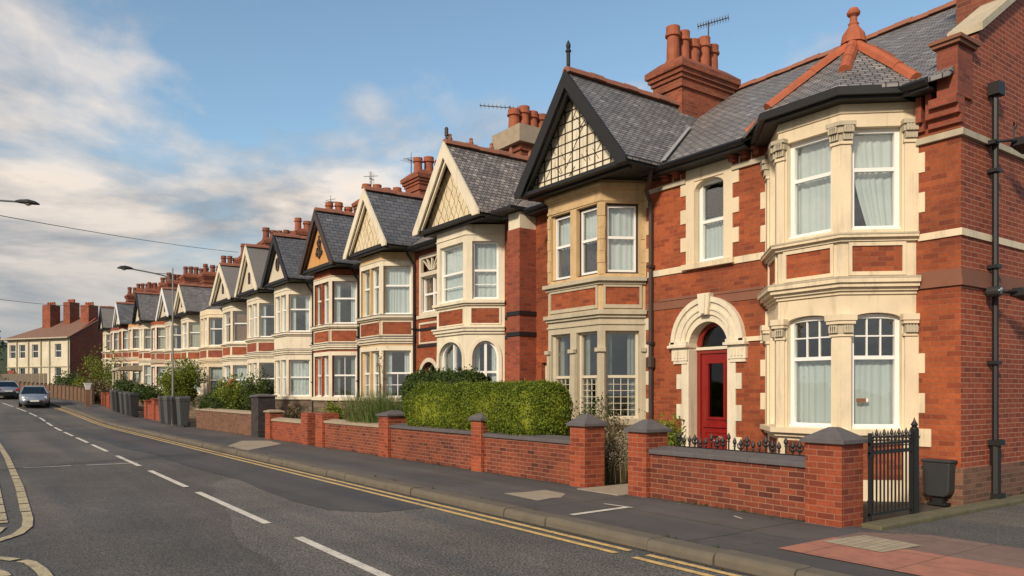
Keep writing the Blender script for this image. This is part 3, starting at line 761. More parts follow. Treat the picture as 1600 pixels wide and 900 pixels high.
    ao = arc(9.59,2.52,0.86,0,180,20); ai = arc(9.59,2.52,0.765,0,180,20); d.ring(F, ao, ai, 0.10, -0.02)
    ao = arc(9.59,2.52,0.66,0,180,20); ai = arc(9.59,2.52,0.62,0,180,20); d.ring(F, ao, ai, 0.085, -0.02)
    for sgn in (1, -1):
        a = 9.59+sgn*0.44; b_ = 9.59+sgn*0.92; a, b_ = min(a,b_), max(a,b_)
        d.lbox(F, a, b_, 2.45, 2.50, 0.13, -0.28); d.lbox(F, a+0.02, b_-0.03, 2.50, 2.56, 0.10, -0.02)
        d.lbox(F, a+0.03, b_-0.06, 2.20, 2.45, 0.06, -0.02)
        d.lbox(F, a+0.05, b_-0.09, 2.14, 2.20, 0.045, -0.02)
        for kk in range(4): d.lbox(F, a+0.09+kk*0.075, a+0.125+kk*0.075, 2.25, 2.38, 0.075, 0.05)
    quoins(d, F, 10.20, 0.2, 2.14, 1, (0.03, 0.16), 0.29, 0.02); quoins(d, F, 8.98, 0.2, 2.14, -1, (0.03, 0.16), 0.29, 0.02)
    d.lprism(F, [(9.50,3.04),(9.68,3.04),(9.74,3.44),(9.44,3.44)], 0.14, -0.01); d.lprism(F, [(9.555,3.06),(9.625,3.06),(9.65,3.42),(9.53,3.42)], 0.17, 0.10)
    d.build('door_surround', 'cream_pale', root, root)
    dr = MB(); D = -0.23
    dr.ring(F, rect(9.14,10.04,0.20,2.40), rect(9.22,9.96,0.28,2.33), D+0.02, D-0.06, closed=True)
    dm = dr.build('door', 'red_paint_dark', root, root)
    l = MB(); l.ring(F, rect(9.225,9.955,0.285,2.325), rect(9.39,9.79,1.10,2.16), D-0.01, D-0.06, closed=True)
    l.ring(F, rect(9.36,9.82,1.07,2.19), rect(9.41,9.77,1.12,2.14), D+0.015, D-0.03, closed=True)
    l.lbox(F, 9.28, 9.90, 0.92, 0.99, D+0.025, D-0.02); l.ring(F, rect(9.30,9.88,0.36,0.86), rect(9.34,9.84,0.40,0.82), D+0.008, D-0.02, closed=True)
    l.build('door_leaf', 'red_paint', dm, root)
    l = MB(); l.lbox(F, 9.37, 9.81, 1.13, 2.19, D-0.035, D-0.045); l.build('pane', 'glass_dark', dm, root)
    l = MB(); random.seed(4)
    for a, b in ((9.66,0.66),(9.50,0.70)):
        p_ = [(a+random.uniform(-.06,.06), b+random.uniform(-.05,.07)) for _ in range(6)]; l.tube([F.p(u_, v_, D+0.004) for u_, v_ in p_], 0.005, 4)
    l.build('chalk_scrawl', 'cream_grey', dm, root)
    l = MB(); l.lbox(F, 9.53, 9.67, 0.74, 0.765, D+0.012, D-0.012); l.tube([F.p(9.30,1.05,D), F.p(9.30,1.05,D+0.06)], 0.024); l.build('door_handle', 'chrome', dm, root)
    fl = MB(); fl.ring(F, [(10.05,2.42),(10.05,2.46)]+arc(9.59,2.46,0.46,0,180,18)+[(9.13,2.46),(9.13,2.42)], [(9.93,2.49),(9.93,2.50)]+arc(9.59,2.50,0.34,0,180,18)+[(9.25,2.50),(9.25,2.49)], D+0.02, D-0.05)
    f2 = fl.build('fanlight', 'red_paint_dark', root, root)
    fl = MB(); fl.lprism(F, [(9.98,2.45)]+arc(9.59,2.50,0.39,0,180,18)+[(9.20,2.45)], D-0.02, D-0.03); fl.build('pane', 'glass_dark', f2, root)
    fl = MB(); fl.lbox(F, 9.13, 10.05, 2.40, 2.455, D+0.05, D-0.04); fl.build('transom', 'cream_pale', root, root)
    st = MB(); st.box(10.9, XF-0.02, 8.95, 10.25, -0.2, 0.07); st.box(11.15, XF+0.3, 9.05, 10.13, 0.07, 0.20); st.build('door_step', 'grey_stone', root, root)
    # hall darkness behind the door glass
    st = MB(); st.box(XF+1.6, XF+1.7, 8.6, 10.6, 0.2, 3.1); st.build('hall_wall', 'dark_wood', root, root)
    # corbelled eaves
    e = MB(); y = 8.36
    while y < y1-0.1:
        if not (8.95 < y < 10.15): e.box(XF-0.20, XF, y, y+0.13, 5.84, 5.92); e.box(XF-0.14, XF, y+0.01, y+0.12, 5.76, 5.84)
        y += 0.27
    y = 8.42
    e.each('corbel', 'brick_deep', root, root)
    e = MB()
    for y in (8.60, 8.86, 10.25, 10.45): e.box(XF-0.012, XF, y, y+0.018, 5.71, 5.90)
    e.each('frieze_joint', 'cream_paint', root, root)
    gutter(root, root, 8.5, 10.62, 0); gutter(root, root, 5.36, 5.75, 0, x=11.02)
    f = MB(); f.box(11.0, 11.4, y0+0.52, 5.72, 5.88, 6.0); f.build('fascia', 'black_paint', root, root)
    # hipped bay roof
    pe = offset_path(path, 0.26); ap = Vector((11.85, 6.96, 7.28)); z0 = 6.03
    E = [Vector((x, y, z0)) for x, y in pe]; E[0] = Vector((11.12, 5.52, z0)); E[3] = Vector((11.10, 8.60, z0))
    Rr = Vector((xroof(7.28)+0.05, 6.96, 7.28)); r = MB()
    for tri in ((E[0],E[1],ap),(E[1],E[2],ap),(E[2],E[3],ap),(E[0],ap,Rr),(E[3],Rr,ap)):
        r.prism([tuple(p-Vector((0,0,0.05))) for p in tri], [tuple(p) for p in tri])
    r.build('bay_roof', 'slate', root, root)
    t = MB()
    for k in (0,1,2,3):
        a = E[k]+(ap-E[k])*(0.05 if k != 1 else 0.34); ridge_tiles(t, a+Vector((0,0,.06)), ap+Vector((0,0,.07)), r=0.10, step=0.42)
    ridge_tiles(t, ap+Vector((0,0,.07)), Rr+Vector((0,0,.07)), r=0.10, step=0.4)
    t.lathe((ap.x, ap.y, ap.z), [(0.2,0),(0.17,0.16),(0.10,0.26),(0.075,0.30),(0.085,0.33),(0.06,0.36),(0.055,0.44),(0.10,0.48),(0.105,0.52),(0.07,0.58),(0.02,0.6)], 12)
    t.build('hip_tiles', 'terracotta', root, root)
    gq = MB(); ext = [(11.30, 5.42)]+[tuple(offset_path(path, 0.0)[i]) for i in (1,2)]+[(11.30, 8.62)]
    gq.band(path, 5.90, 6.02, 0.30, 0.20); gq.band(path, 5.86, 5.90, 0.22, 0.0)
    gq.build('bay_gutter', 'black_paint', root, root)
    b = MB(); b.band(path, 5.72, 5.75, 0.02); b.build('bay_frieze', 'cream_paint', root, root)
    # side wall service pipe and fittings
    p = MB(); X = 12.27; Y = y0-0.09
    p.tube([(X,Y,0.85),(X,Y,5.95)], 0.045); p.tube([(X,Y,-0.05),(X,Y,0.9)], 0.075); p.box(X-0.10,X+0.10,Y-0.09,Y+0.06,5.92,6.10)
    for z in (2.0, 3.4, 4.8): p.box(X-0.08,X+0.08,Y-0.06,Y+0.09,z,z+0.05)
    p.box(X-0.10,X+0.10,Y-0.10,Y+0.06,-0.03,0.12); p.box(X-0.095,X+0.095,Y-0.095,Y+0.06,0.82,0.90)
    p.build('downpipe', 'black_paint', root, root)
    chimney(root, root, 12.95, 14.6, 5.16, 5.86, 7.0, 9.5, 4)
    return root
def wall_lamp(z, up, label):
    X = 12.27; Y = 5.0
    t = thing('wall_light', label, 'wall light', (X, Y, z), 'black light fittings on the side wall')
    a = MB(); a.box(X-0.16, X-0.02, Y-0.05, Y+0.09, z-0.03, z+0.03); a.tube([(X-0.1,Y-0.05,z),(X-0.02,Y-0.16,z),(X+0.15,Y-0.25,z)], 0.022)
    if up: a.tube([(X+0.08,Y-0.2,z),(X+0.08,Y-0.2,z+0.22),(X+0.04,Y-0.22,z+0.26)], 0.012); a.tube([(X+0.08,Y-0.2,z+0.14),(X+0.14,Y-0.22,z+0.24)], 0.010)
    a.build('bracket', 'black_paint', t, t)
    h = MB(); h.hexa([(X+0.10,Y-0.34,z-0.06),(X+0.52,Y-0.34,z-0.10),(X+0.52,Y-0.14,z-0.10),(X+0.10,Y-0.14,z-0.06),(X+0.10,Y-0.31,z+0.05),(X+0.50,Y-0.31,z-0.02),(X+0.50,Y-0.17,z-0.02),(X+0.10,Y-0.17,z+0.05)])
    h.build('lamp_head', 'black_paint', t, t)
    if not up:
        c = MB(); c.tube([(X-0.20,Y-0.14,z-0.01),(X-0.20,Y+0.02,z-0.01)], 0.075, 12); c.build('camera', 'plastic_grey', t, t)
        c = MB(); c.tube([(X-0.20,Y-0.15,z-0.01),(X-0.20,Y-0.14,z-0.01)], 0.05, 12); c.build('lens', 'chrome', t, t)

def house_b():
    root = thing('terraced_house', 'red brick house with weathered buff stone bay and black gable over dark latticed timber boards', 'house', (XF, 12.8, 0), G_TER)
    F = FAC(); y0, y1 = 10.842, 14.9
    path = bay_path(11.22, 11.70, 13.42, 13.9)
    house_shell(root, root, y0, y1, 0, [rect(14.1,14.7,-0.3,2.3)], bay_hole=(11.22,13.9))
    l0 = seg_frame(path[0], path[1])[1]
    for lv, body in ((0,'grey_stone'),(1,'buff_stone')):
        b = MB()
        for i in range(3):
            f, l = seg_frame(path[i], path[i+1])
            ws = [(0.13, l-0.10)] if i != 1 else [(0.10,0.76),(0.96,1.62)]
            if lv == 0: b.panel(f, rect(0,l,-0.3,3.3), [rect(a,c,1.05,2.85) for a,c in ws], 0, -0.18)
            else: b.panel(f, rect(0,l,3.3,5.95), [rect(a,c,4.02,5.47) for a,c in ws], 0, -0.18)
        b.build('lower_bay' if lv == 0 else 'upper_bay', body, root, root)
    for i in range(3):
        f, l = seg_frame(path[i], path[i+1])
        ws = [(0.13, l-0.10)] if i != 1 else [(0.10,0.76),(0.96,1.62)]
        for a, c in ws:
            window(root, root, f, a, c, 1.05, 2.85, d=-0.10, split=0.48, low=(3,5) if i != 2 else (0,0), fm='cream_grey', bw=0.006, cur='pair' if i != 2 else None, cm='curtain_grey', fw=0.05)
            window(root, root, f, a, c, 4.02, 5.47, d=-0.10, split=0.52, fm='brown_black', cur='top' if i == 1 else 'full', fw=0.04)
            iw = MB(); iw.ring(f, rect(a+0.045,c-0.045,4.065,5.425), rect(a+0.085,c-0.085,4.11,5.385), -0.105, -0.15, closed=True); iw.lbox(f, a+0.05, c-0.05, 4.745, 4.80, -0.10, -0.16)
            iw.build('sash', 'white_upvc', root, root)
    t = MB()
    for (z0,z1,o) in ((3.12,3.18,0.05),(3.18,3.26,0.10),(3.80,3.86,0.05),(3.86,3.94,0.12),(0.86,0.92,0.05),(0.92,1.04,0.13),(2.98,3.02,0.03)): t.band(path, z0, z1, o)
    for i in range(4):
        hw = 0.075
        corner_block(t, path, i, hw, 1.04, 2.42, 0.03); corner_block(t, path, i, hw+0.02, 2.42, 2.50, 0.08); 
    f1, l1 = seg_frame(path[1], path[2]); t.lbox(f1, 0.78, 0.94, 1.04, 2.42, 0.03, -0.02); t.lbox(f1, 0.76, 0.96, 2.42, 2.50, 0.08, -0.02)
    t.build('bay_moulding', 'grey_stone', root, root)
    t = MB()
    for (z0,z1,o) in ((5.50,5.56,0.02),(5.74,5.78,0.03),(5.78,5.86,0.07)): t.band(path, z0, z1, o)
    z = 4.0; k = 0
    while z < 5.4:
        for i in range(4): corner_block(t, path, i, 0.07+0.02*(k%2), z+0.004, z+0.236, 0.012+0.006*(k%2))
        z += 0.24; k += 1
    q = t; quoins(q, F, 11.24, 3.96, 5.9, -1, (0.05,0.13), 0.28); q.build('upper_moulding', 'buff_stone', root, root)
    q = MB(); quoins(q, F, 11.24, 0.9, 3.1, -1, (0.04,0.12), 0.28); q.box(XF-0.026, XF, 10.842, 11.14, 3.92, 4.04)
    q.box(XF-0.022, XF, y0, 11.14, 5.62, 5.71); q.build('quoin', 'cream_grey', root, root)
    q = MB(); q.box(XF-0.02, XF, y0, 11.2, 3.24, 3.40); q.each('brown_string_course', 'brown_string', root, root)
    p = MB(); r = MB()
    for i in range(3):
        f, l = seg_frame(path[i], path[i+1]); a, c = (0.13,l-0.10) if i != 1 else (0.12,1.60)
        p.lbox(f, a, c, 3.37, 3.76, 0.006, -0.02); r.ring(f, rect(a-0.05,c+0.05,3.31,3.79), rect(a,c,3.385,3.745), 0.03, -0.01, closed=True)
    p.each('brick_panel', 'brick_orange', root, root); r.each('panel_frame', 'grey_stone', root, root)
    gp, ym = gable(root, root, 10.46, 13.96, 6.02, 8.18, 10.12, 10.42, 'aged_board', 'black_paint', 'slate', v=0.32, finial=FIN1, ym=12.22, lead=True)
    # lattice: upright and level laths with odd slanting ones between
    la = MB(); FG = FAC(10.42); random.seed(3)
    def ztop(s): return 8.08-abs(s-12.22)*((8.18-6.02)/(12.22-10.46) if s < 12.22 else (8.18-6.02)/(13.96-12.22))
    s = 10.72; k = 0
    while s < 13.8:
        zt = ztop(s)-0.05
        if zt > 6.15: la.lbox(FG, s-0.008, s+0.008, 6.05, zt, 0.022, -0.01)
        s += 0.235; k += 1
    z = 6.22
    while z < 7.8:
        h = (8.08-z)/1.235
        la.lbox(FG, 12.22-h+0.02, 12.22+h-0.02, z-0.007, z+0.007, 0.016, -0.01); z += 0.215
    for _ in range(46):
        s = random.uniform(10.8, 13.6); z = random.uniform(6.1, 7.7); 
        if z+0.2 > ztop(s)-0.1: continue
        e = random.choice((-1,1))*random.uniform(0.07,0.2); h = random.uniform(0.12,0.25)
        la.tube([FG.p(s,z,0.01), FG.p(s+e*0.6,z+h*0.6,0.012), FG.p(s+e,z+h,0.01)], 0.006, 5)
    la.build('timber_lattice', 'dark_wood', gp, root)
    gutter(root, root, 14.0, y1, 0); gutter(root, root, y0-0.2, 10.98, 0)
    p = MB(); p.tube([(10.95,10.62,5.98),(10.98,10.7,5.75),(11.1,10.9,5.6),(11.30,11.0,5.45),(11.33,11.0,5.2),(11.33,11.0,0.0)], 0.045)
    for z in (0.9, 2.55, 4.1): p.box(11.26,11.40,10.94,11.06,z,z+0.06)
    p.lathe((11.33,11.0,2.05), [(0.05,0),(0.09,0.05),(0.09,0.22),(0.05,0.27)], 8)
    p.build('downpipe', 'brown_black', root, root)
    door(root, root, F, 14.1, 14.7, 0, 'dark_wood')
    chimney(root, root, 13.4, 15.2, 12.04, 12.94, 7.6, 9.22, 5, ph=0.82, pr=0.15)
    return root
def door(par, root, F, s0, s1, g, m='red_paint_dark'):
    d = MB(); d.ring(F, rect(s0,s1,g-0.1,g+2.35), rect(s0+0.07,s1-0.07,g+0.15,g+2.28), -0.12, -0.24, closed=True)
    dm = d.build('door_frame', 'cream_grey', par, root)
    l = MB(); l.lbox(F, s0+0.07, s1-0.07, g+0.15, g+1.95, -0.16, -0.21); l.lbox(F, s0+0.18, s1-0.18, g+0.3, g+0.8, -0.145, -0.17); l.build('door', m, dm, root)
    l = MB(); l.lbox(F, s0+0.07, s1-0.07, g+1.99, g+2.28, -0.18, -0.19); l.build('pane', 'glass_dark', dm, root)

def house_c():
    root = thing('terraced_house', 'orange brick house with pale cream bay, round-headed lower windows and cream-edged gable', 'house', (XF, 17.8, 0), G_TER)
    F = FAC(); y0, y1 = 14.902, 20.9
    path = bay_path(16.25, 16.85, 18.35, 18.95)
    house_shell(root, root, y0, y1, 0, [arched(19.7,20.7,-0.3,2.0,0.5), rect(19.40,20.70,3.96,5.67)], bay_hole=(16.25,18.95), roofm='slate_brown')
    wl = [[(0.16, 0.84)], [(0.15,1.35)], [(0.15,0.80)]]
    bay(root, root, path, 0, wl, wl, 'cream_pale', 'brick_orange', lo=(1.45,2.92), arch_lo=(2.48,0.44), sty_lo=dict(curs=['pair','full'], split=0.45, mull=(0.5,)), sty_up=dict(cur='full', split=0.5, low=(0,1), fm='white_upvc'))
    am = MB()
    for i in range(3):
        f, l = seg_frame(path[i], path[i+1])
        for a, c in wl[i]:
            am.ring(f, [(a-0.09,1.45)]+[(p, z) for p, z in reversed(arc((a+c)/2, 2.48, (c-a)/2+0.09, 0, 180, 14, 0.53))]+[(c+0.09,1.45)], [(a,1.45)]+list(reversed(arc((a+c)/2, 2.48, (c-a)/2, 0, 180, 14, 0.44)))+[(c,1.45)], 0.035, -0.02)
    am.build('arched_surround', 'cream_pale', root, root)
    gable(root, root, 15.75, 19.05, 6.05, 8.10, 10.28, 10.58, 'crazy_panel', 'cream_pale', 'slate_brown', v=0.36, finial=FIN2, crest=1, soffm='black_paint')
    # projecting brick pier by the party wall, with dark bands
    p = MB(); p.box(10.9, XF+0.1, 14.91, 15.42, -0.3, 5.55); p.build('brick_pier', 'brick_deep', root, root)
    p = MB(); p.box(10.92, XF+0.1, 14.93, 15.40, 5.55, 5.95); p.build('pier_head', 'cream_pale', root, root)
    p = MB()
    for z in (2.95, 3.45): p.box(10.875, XF, 14.885, 15.44, z, z+0.10); p.box(XF-0.03, XF, 15.52, 16.2, z, z+0.08); p.box(XF-0.03, XF, 18.98, 20.9, z, z+0.08)
    p.each('black_band', 'black_paint', root, root)
    p = MB(); p.box(10.6, 11.2, 14.86, 15.7, 5.97, 6.05); p.build('eaves_board', 'black_paint', root, root)
    p = MB(); p.tube([(11.2,15.55,5.4),(11.2,15.55,0.3)], 0.05); p.build('cream_downpipe', 'cream_pale', root, root)
    # side windows
    window(root, root, F, 19.45, 20.65, 4.0, 5.1, d=-0.08, split=0.5, mull=(0.5,), cur='blind', cm='curtain_tan')
    m = MB(); m.ring(F, rect(19.33,20.77,3.9,5.74), rect(19.45,20.65,4.0,5.62), 0.03, -0.06, closed=True); m.lbox(F, 19.45, 20.65, 5.08, 5.20, 0.05, -0.1)
    for k in range(5):
        a = R(-50+25*k); c0 = (20.05+0.15*math.sin(a), 5.20+0.05); c1 = (20.05+0.75*math.sin(a), 5.20+0.42)
        m.lprism(F, [(c0[0]-0.03,c0[1]),(c0[0]+0.03,c0[1]),(min(20.64,max(19.5,c1[0]+0.03)),c1[1]),(min(20.6,max(19.46,c1[0]-0.03)),c1[1])], 0.0, -0.06)
    m.box(XF-0.05, XF, 18.98, 20.9, 3.82, 3.92); m.ring(F, rect(19.1,20.8,3.05,3.0+0.7), rect(19.16,20.74,3.10,3.64), 0.02, -0.01, closed=True)
    m.each('window_surround', 'cream_grey', root, root)
    g = MB(); g.lbox(F, 19.45, 20.65, 5.2, 5.62, -0.12, -0.13); g.build('upper_light', 'glass_dark', root, root)
    m = MB(); o = arched(19.58,20.82,0.1,2.0,0.62); i_ = arched(19.7,20.7,0.1,2.0,0.5); m.ring(F, o, i_, 0.03, -0.12, closed=True); m.build('porch_arch', 'cream_grey', root, root)
    window(root, root, F, 19.72, 20.68, 0.4, 2.4, d=-0.2, split=0.0, arch=(2.0,0.48), mull=(0.35,), cur=None, fm='cream_grey', glass='glass_dark')
    gutter(root, root, 15.4, 15.76, 0); gutter(root, root, 19.05, 20.9, 0)
    downpipe(root, root, 11.32, 19.2, 0, 5.95)
    chimney(root, root, 13.2, 15.2, 18.0, 19.1, 7.4, 9.25, 6, ph=0.75, pr=0.19)
    c = MB(); c.box(13.04,15.36,17.84,19.26,8.84,9.34); c.build('chimney_render', 'coping_pale', root, root)
    pot = MB(); pot.lathe((14.1,18.7,9.8), [(0.10,0),(0.12,0.02),(0.12,0.2),(0.15,0.2),(0.15,0.24),(0.02,0.27)], 12); pot.build('metal_cowl', 'galv', root, root)
    return root
def emblem(par, root, F, s, z, k=1.0):
    m = MB(); P = lambda a, b: F.p(s+a*k, z+b*k, 0.03)
    for sg in (1, -1):
        m.tube([P(0,-0.28),P(sg*0.10,-0.24),P(sg*0.17,-0.12),P(sg*0.13,0.0),P(sg*0.04,0.0),P(sg*0.05,-0.09),P(sg*0.1,-0.09)], 0.022*k, 6)
        m.tube([P(0,0.02),P(sg*0.10,0.06),P(sg*0.13,0.16),P(sg*0.07,0.22),P(sg*0.03,0.15)], 0.02*k, 6)
        m.tube([P(sg*0.05,-0.15),P(sg*0.20,-0.22),P(sg*0.24,-0.12)], 0.018*k, 6)
    m.tube([P(0,-0.32),P(0,0.34)], 0.024*k, 6)
    m.build('ornament', 'dark_wood', par, root)
STY = [
 # label, y0, bay start, zlo, body, trim panel, brick, barge, gable panel, roof, apex, extras
 dict(lab='brick house with grey-cream bay and white-edged cracked-pattern gable, next to the ochre-gabled house', y0=20.902, y1=25.0, ya=21.1, body='buff_stone', trim='cream_grey', surround='cream_pale', panel='brick_orange', brick='brick_orange', barge='cream_pale', gp='crazy_panel', roof='slate_smooth', za=7.92, ga=20.72, gb=23.78, cl=['pair','blind','full'], cm='curtain', low=(1,1)),
 dict(lab='brick house with dark-edged ochre gable carrying a dark scrolled ornament', y0=25.002, y1=29.3, ya=25.15, body='brick_orange', trim='cream_pale', surround='cream_pale', panel='brick_orange', brick='brick_orange', barge='brown_black', gp='ochre_render', roof='slate_smooth', za=8.05, ga=24.75, gb=27.95, orn='emblem', cu=['pair',None,'half'], cl=['pair','pair',None], low=(1,0), topb=(1,0)),
 dict(lab='all-cream bay house with dark gable and an oval medallion, next beyond the ochre gable', y0=29.302, y1=33.2, ya=29.6, body='cream_pale', panel=None, brick='brick_deep', barge='black_paint', gp='cream_grey', roof='slate_smooth', za=7.9, ga=29.2, gb=32.4, orn='oval', cu=['pair','pair','full'], cl=['full','pair']),
 dict(lab='cream house with a tall plain gable edged in cream, just beyond the medallion gable', y0=33.202, y1=37.1, ya=33.35, body='cream_pale', panel='brick_deep', brick='brick_deep', barge='cream_pale', gp='cream_grey', roof='roof_felt', za=8.05, ga=33.0, gb=36.2, orn='slit', cu=['pair','full',None], cl=[None,'pair']),
]
def house_gen(p):
    y0, y1, ya = p['y0'], p['y1'], p['ya']; g = p.get('g', 0.0); far = p.get('far', 0)
    root = thing('terraced_house', p['lab'], 'house', (XF, (y0+y1)/2, g), G_TER)
    F = FAC(); w = 2.65
    path = bay_path(ya, ya+0.62, ya+2.12, ya+2.7, p.get('xb', 10.55)); yb = ya+2.7
    if g: pass
    dy0, dy1 = yb+0.15, min(y1-0.1, yb+1.05)
    holes = [rect(dy0,dy1,g-0.3,g+2.35), rect(dy0+0.05,dy1-0.05,g+4.05,g+5.4)] if dy1-dy0 > 0.5 else []
    shell_local(root, y0, y1, g, holes, p['brick'], p['roof'], (ya, yb), p.get('side_far'), p.get('ridge', 'terracotta'))
    l = [seg_frame(path[i], path[i+1])[1] for i in range(3)]
    wl = [[(0.12, l[0]-0.08)], [(0.08, 0.70),(0.80, l[1]-0.08)] if not p.get('one') else [(0.12, l[1]-0.12)], [(0.08, l[2]-0.12)]]
    lo = (1.42, 2.88)
    bay(root, root, path, g, wl, wl, p['body'], p['panel'] or 'brick_orange', trim=p.get('trim'), surround=p.get('surround'), lo=lo, panels=bool(p['panel']), plinth='stone_rubble', bandm='coping_dark' if not far else None,
        sty_lo=dict(curs=p.get('cl', ['full','full','pair']), cm=p.get('cm', 'curtain'), split=0.52, low=p.get('low', (0,0)), top=p.get('topb', (0,0))),
        sty_up=dict(curs=p.get('cu', ['full','pair','full']), cm=p.get('cm2', 'curtain'), split=p.get('sp', 0.6)))
    if p.get('gp'):
        gp, ym = gable_local(root, p, g)
        if p.get('orn') == 'emblem': emblem(gp, root, FAC(10.40), ym, g+6.75, 1.25)
        if p.get('orn') == 'oval':
            m = MB(); Q = FAC(10.4); m.ring(Q, [(ym+0.19*math.cos(a), g+6.75+0.27*math.sin(a)) for a in [i*math.pi/10 for i in range(20)]], [(ym+0.14*math.cos(a), g+6.75+0.21*math.sin(a)) for a in [i*math.pi/10 for i in range(20)]], 0.05, -0.02, closed=True)
            m.lprism(Q, [(ym+0.10*math.cos(i*0.6), g+6.75+0.15*math.sin(i*0.6)) for i in range(10)], 0.03, -0.01); m.build('medallion', 'dark_wood', gp, root)
        if p.get('orn') == 'slit':
            m = MB(); m.lbox(FAC(10.4), ym-0.14, ym+0.14, g+6.4, g+6.9, 0.03, -0.02); m.build('vent', 'dark_wood', gp, root)
    if holes:
        door(root, root, F, dy0, dy1, g, random.choice(['red_paint_dark','dark_wood','white_upvc','coping_dark']))
        window(root, root, F, dy0+0.05, dy1-0.05, g+4.05, g+5.4, d=-0.08, cur='full')
    gutter(root, root, max(y0, p.get('gb', y0)), y1, g)
    downpipe(root, root, 11.32, y0+0.10 if ya-y0 > 0.14 else y1-0.08, g, g+5.95)
    chimney(root, root, 13.1+p.get('cx', 0), 14.9+p.get('cx', 0), y1-1.1, y1-0.05, g+7.2, g+9.35+p.get('ch', 0), p.get('np', 4), potm='pot_sooty' if far else 'terracotta_pot', ph=0.62, pr=0.17, m=p.get('cm3','brick_chimney'))
    return root
def shell_local(root, y0, y1, g, holes, brick, roof, bh, sf, ridge):
    house_shell(root, root, y0, y1, g, holes, brick=brick, roofm=roof, bay_hole=bh, side_far=sf, ridgem=ridge)
def gable_local(root, p, g):
    # gable() works at street level zero; lift its pieces afterwards
    before = set(o.name for o in root.children)
    gp, ym = gable(root, root, p['ga'], p['gb'], 6.05, p['za'], 10.24, 10.40, p['gp'], p['barge'], p['roof'], v=0.30, finial=p.get('fin'), soffm='black_paint', ridgem=p.get('ridge','terracotta'))
    if g:
        for o in root.children:
            if o.name not in before: o.data.transform(Matrix.Translation((0,0,g)))
    return gp, ym
house_a()
wall_lamp(3.05, False, 'black bracket light and small round camera low on the side wall of the end house')
wall_lamp(5.22, True, 'black floodlight with forked aerial stub high on the side wall of the end house')
house_b(); house_c()
for p in STY: house_gen(p)
random.seed(11)
y = 37.102; k = 0
BODY = ['cream_pale','cream_paint','cream_pale','cream_grey','brick_orange','cream_pale','ochre_render','brick_orange','brick_deep','cream_pale','cream_grey']
LBL = ['cream bay house with tan blinds in its upper windows, behind the red-flowered shrub',
       'low-roofed cream bay house without a gable, beyond the tan-blind house',
       'cream bay house whose pale gable rises directly behind the tall street lamp arm',
       'grey-cream bay house standing behind the round street tree',
       'plain roofed house with red brick bay just beyond the round street tree',
       'cream bay house with dark-edged gable above the far wheelie bins',
       'ochre bay house with no gable, beyond the dark-edged gable',
       'red brick bay house with a small pale gable near the far end of the row',
       'brick-fronted cream bay house, last but one of the terrace',
       'small pale gabled house at the far end of the terrace by the cream block',
       'last']
HAS = [1,0,1,1,0,1,0,1,0,1,1]
TRIM = {'brick_orange':'cream_grey','brick_deep':'cream_pale','ochre_render':'cream_pale'}
for k in range(10):
    w = 4.45 if k < 9 else 4.6
    ya = y+0.3
    d = dict(lab=LBL[k], y0=y, y1=y+w-0.002, ya=ya, body=BODY[k], panel='brick_orange' if k % 3 != 1 else 'brick_deep', brick=['brick_orange','brick_deep'][k % 2],
             barge=['cream_pale','black_paint','cream_pale','white_upvc'][k % 4] if k != 5 else 'black_paint', gp='cream_grey' if HAS[k] else None, roof=['roof_felt','slate_smooth','slate'][k % 3],
             za=7.45+0.75*random.random(), ga=ya-0.3-0.15*random.random(), gb=ya+2.8+0.5*random.random(), g=gz(y+2), trim=TRIM.get(BODY[k]), surround='cream_pale' if BODY[k] in TRIM else None, far=1, np=random.choice((4,5,6)), cx=random.uniform(-0.4,0.3), ch=random.uniform(-0.2,0.35), side_far=(k == 9), one=(k % 2 == 0),
             cu=random.choice((['full','pair','full'],['full'],['pair',None,'full'])), cl=['full','pair'], sp=0.6)
    if k == 0: d['cm2'] = 'curtain_tan'; d['cu'] = ['full','blind','full']
    if HAS[k]: d['orn'] = 'slit'
    house_gen(d); y += w
YT_END = y

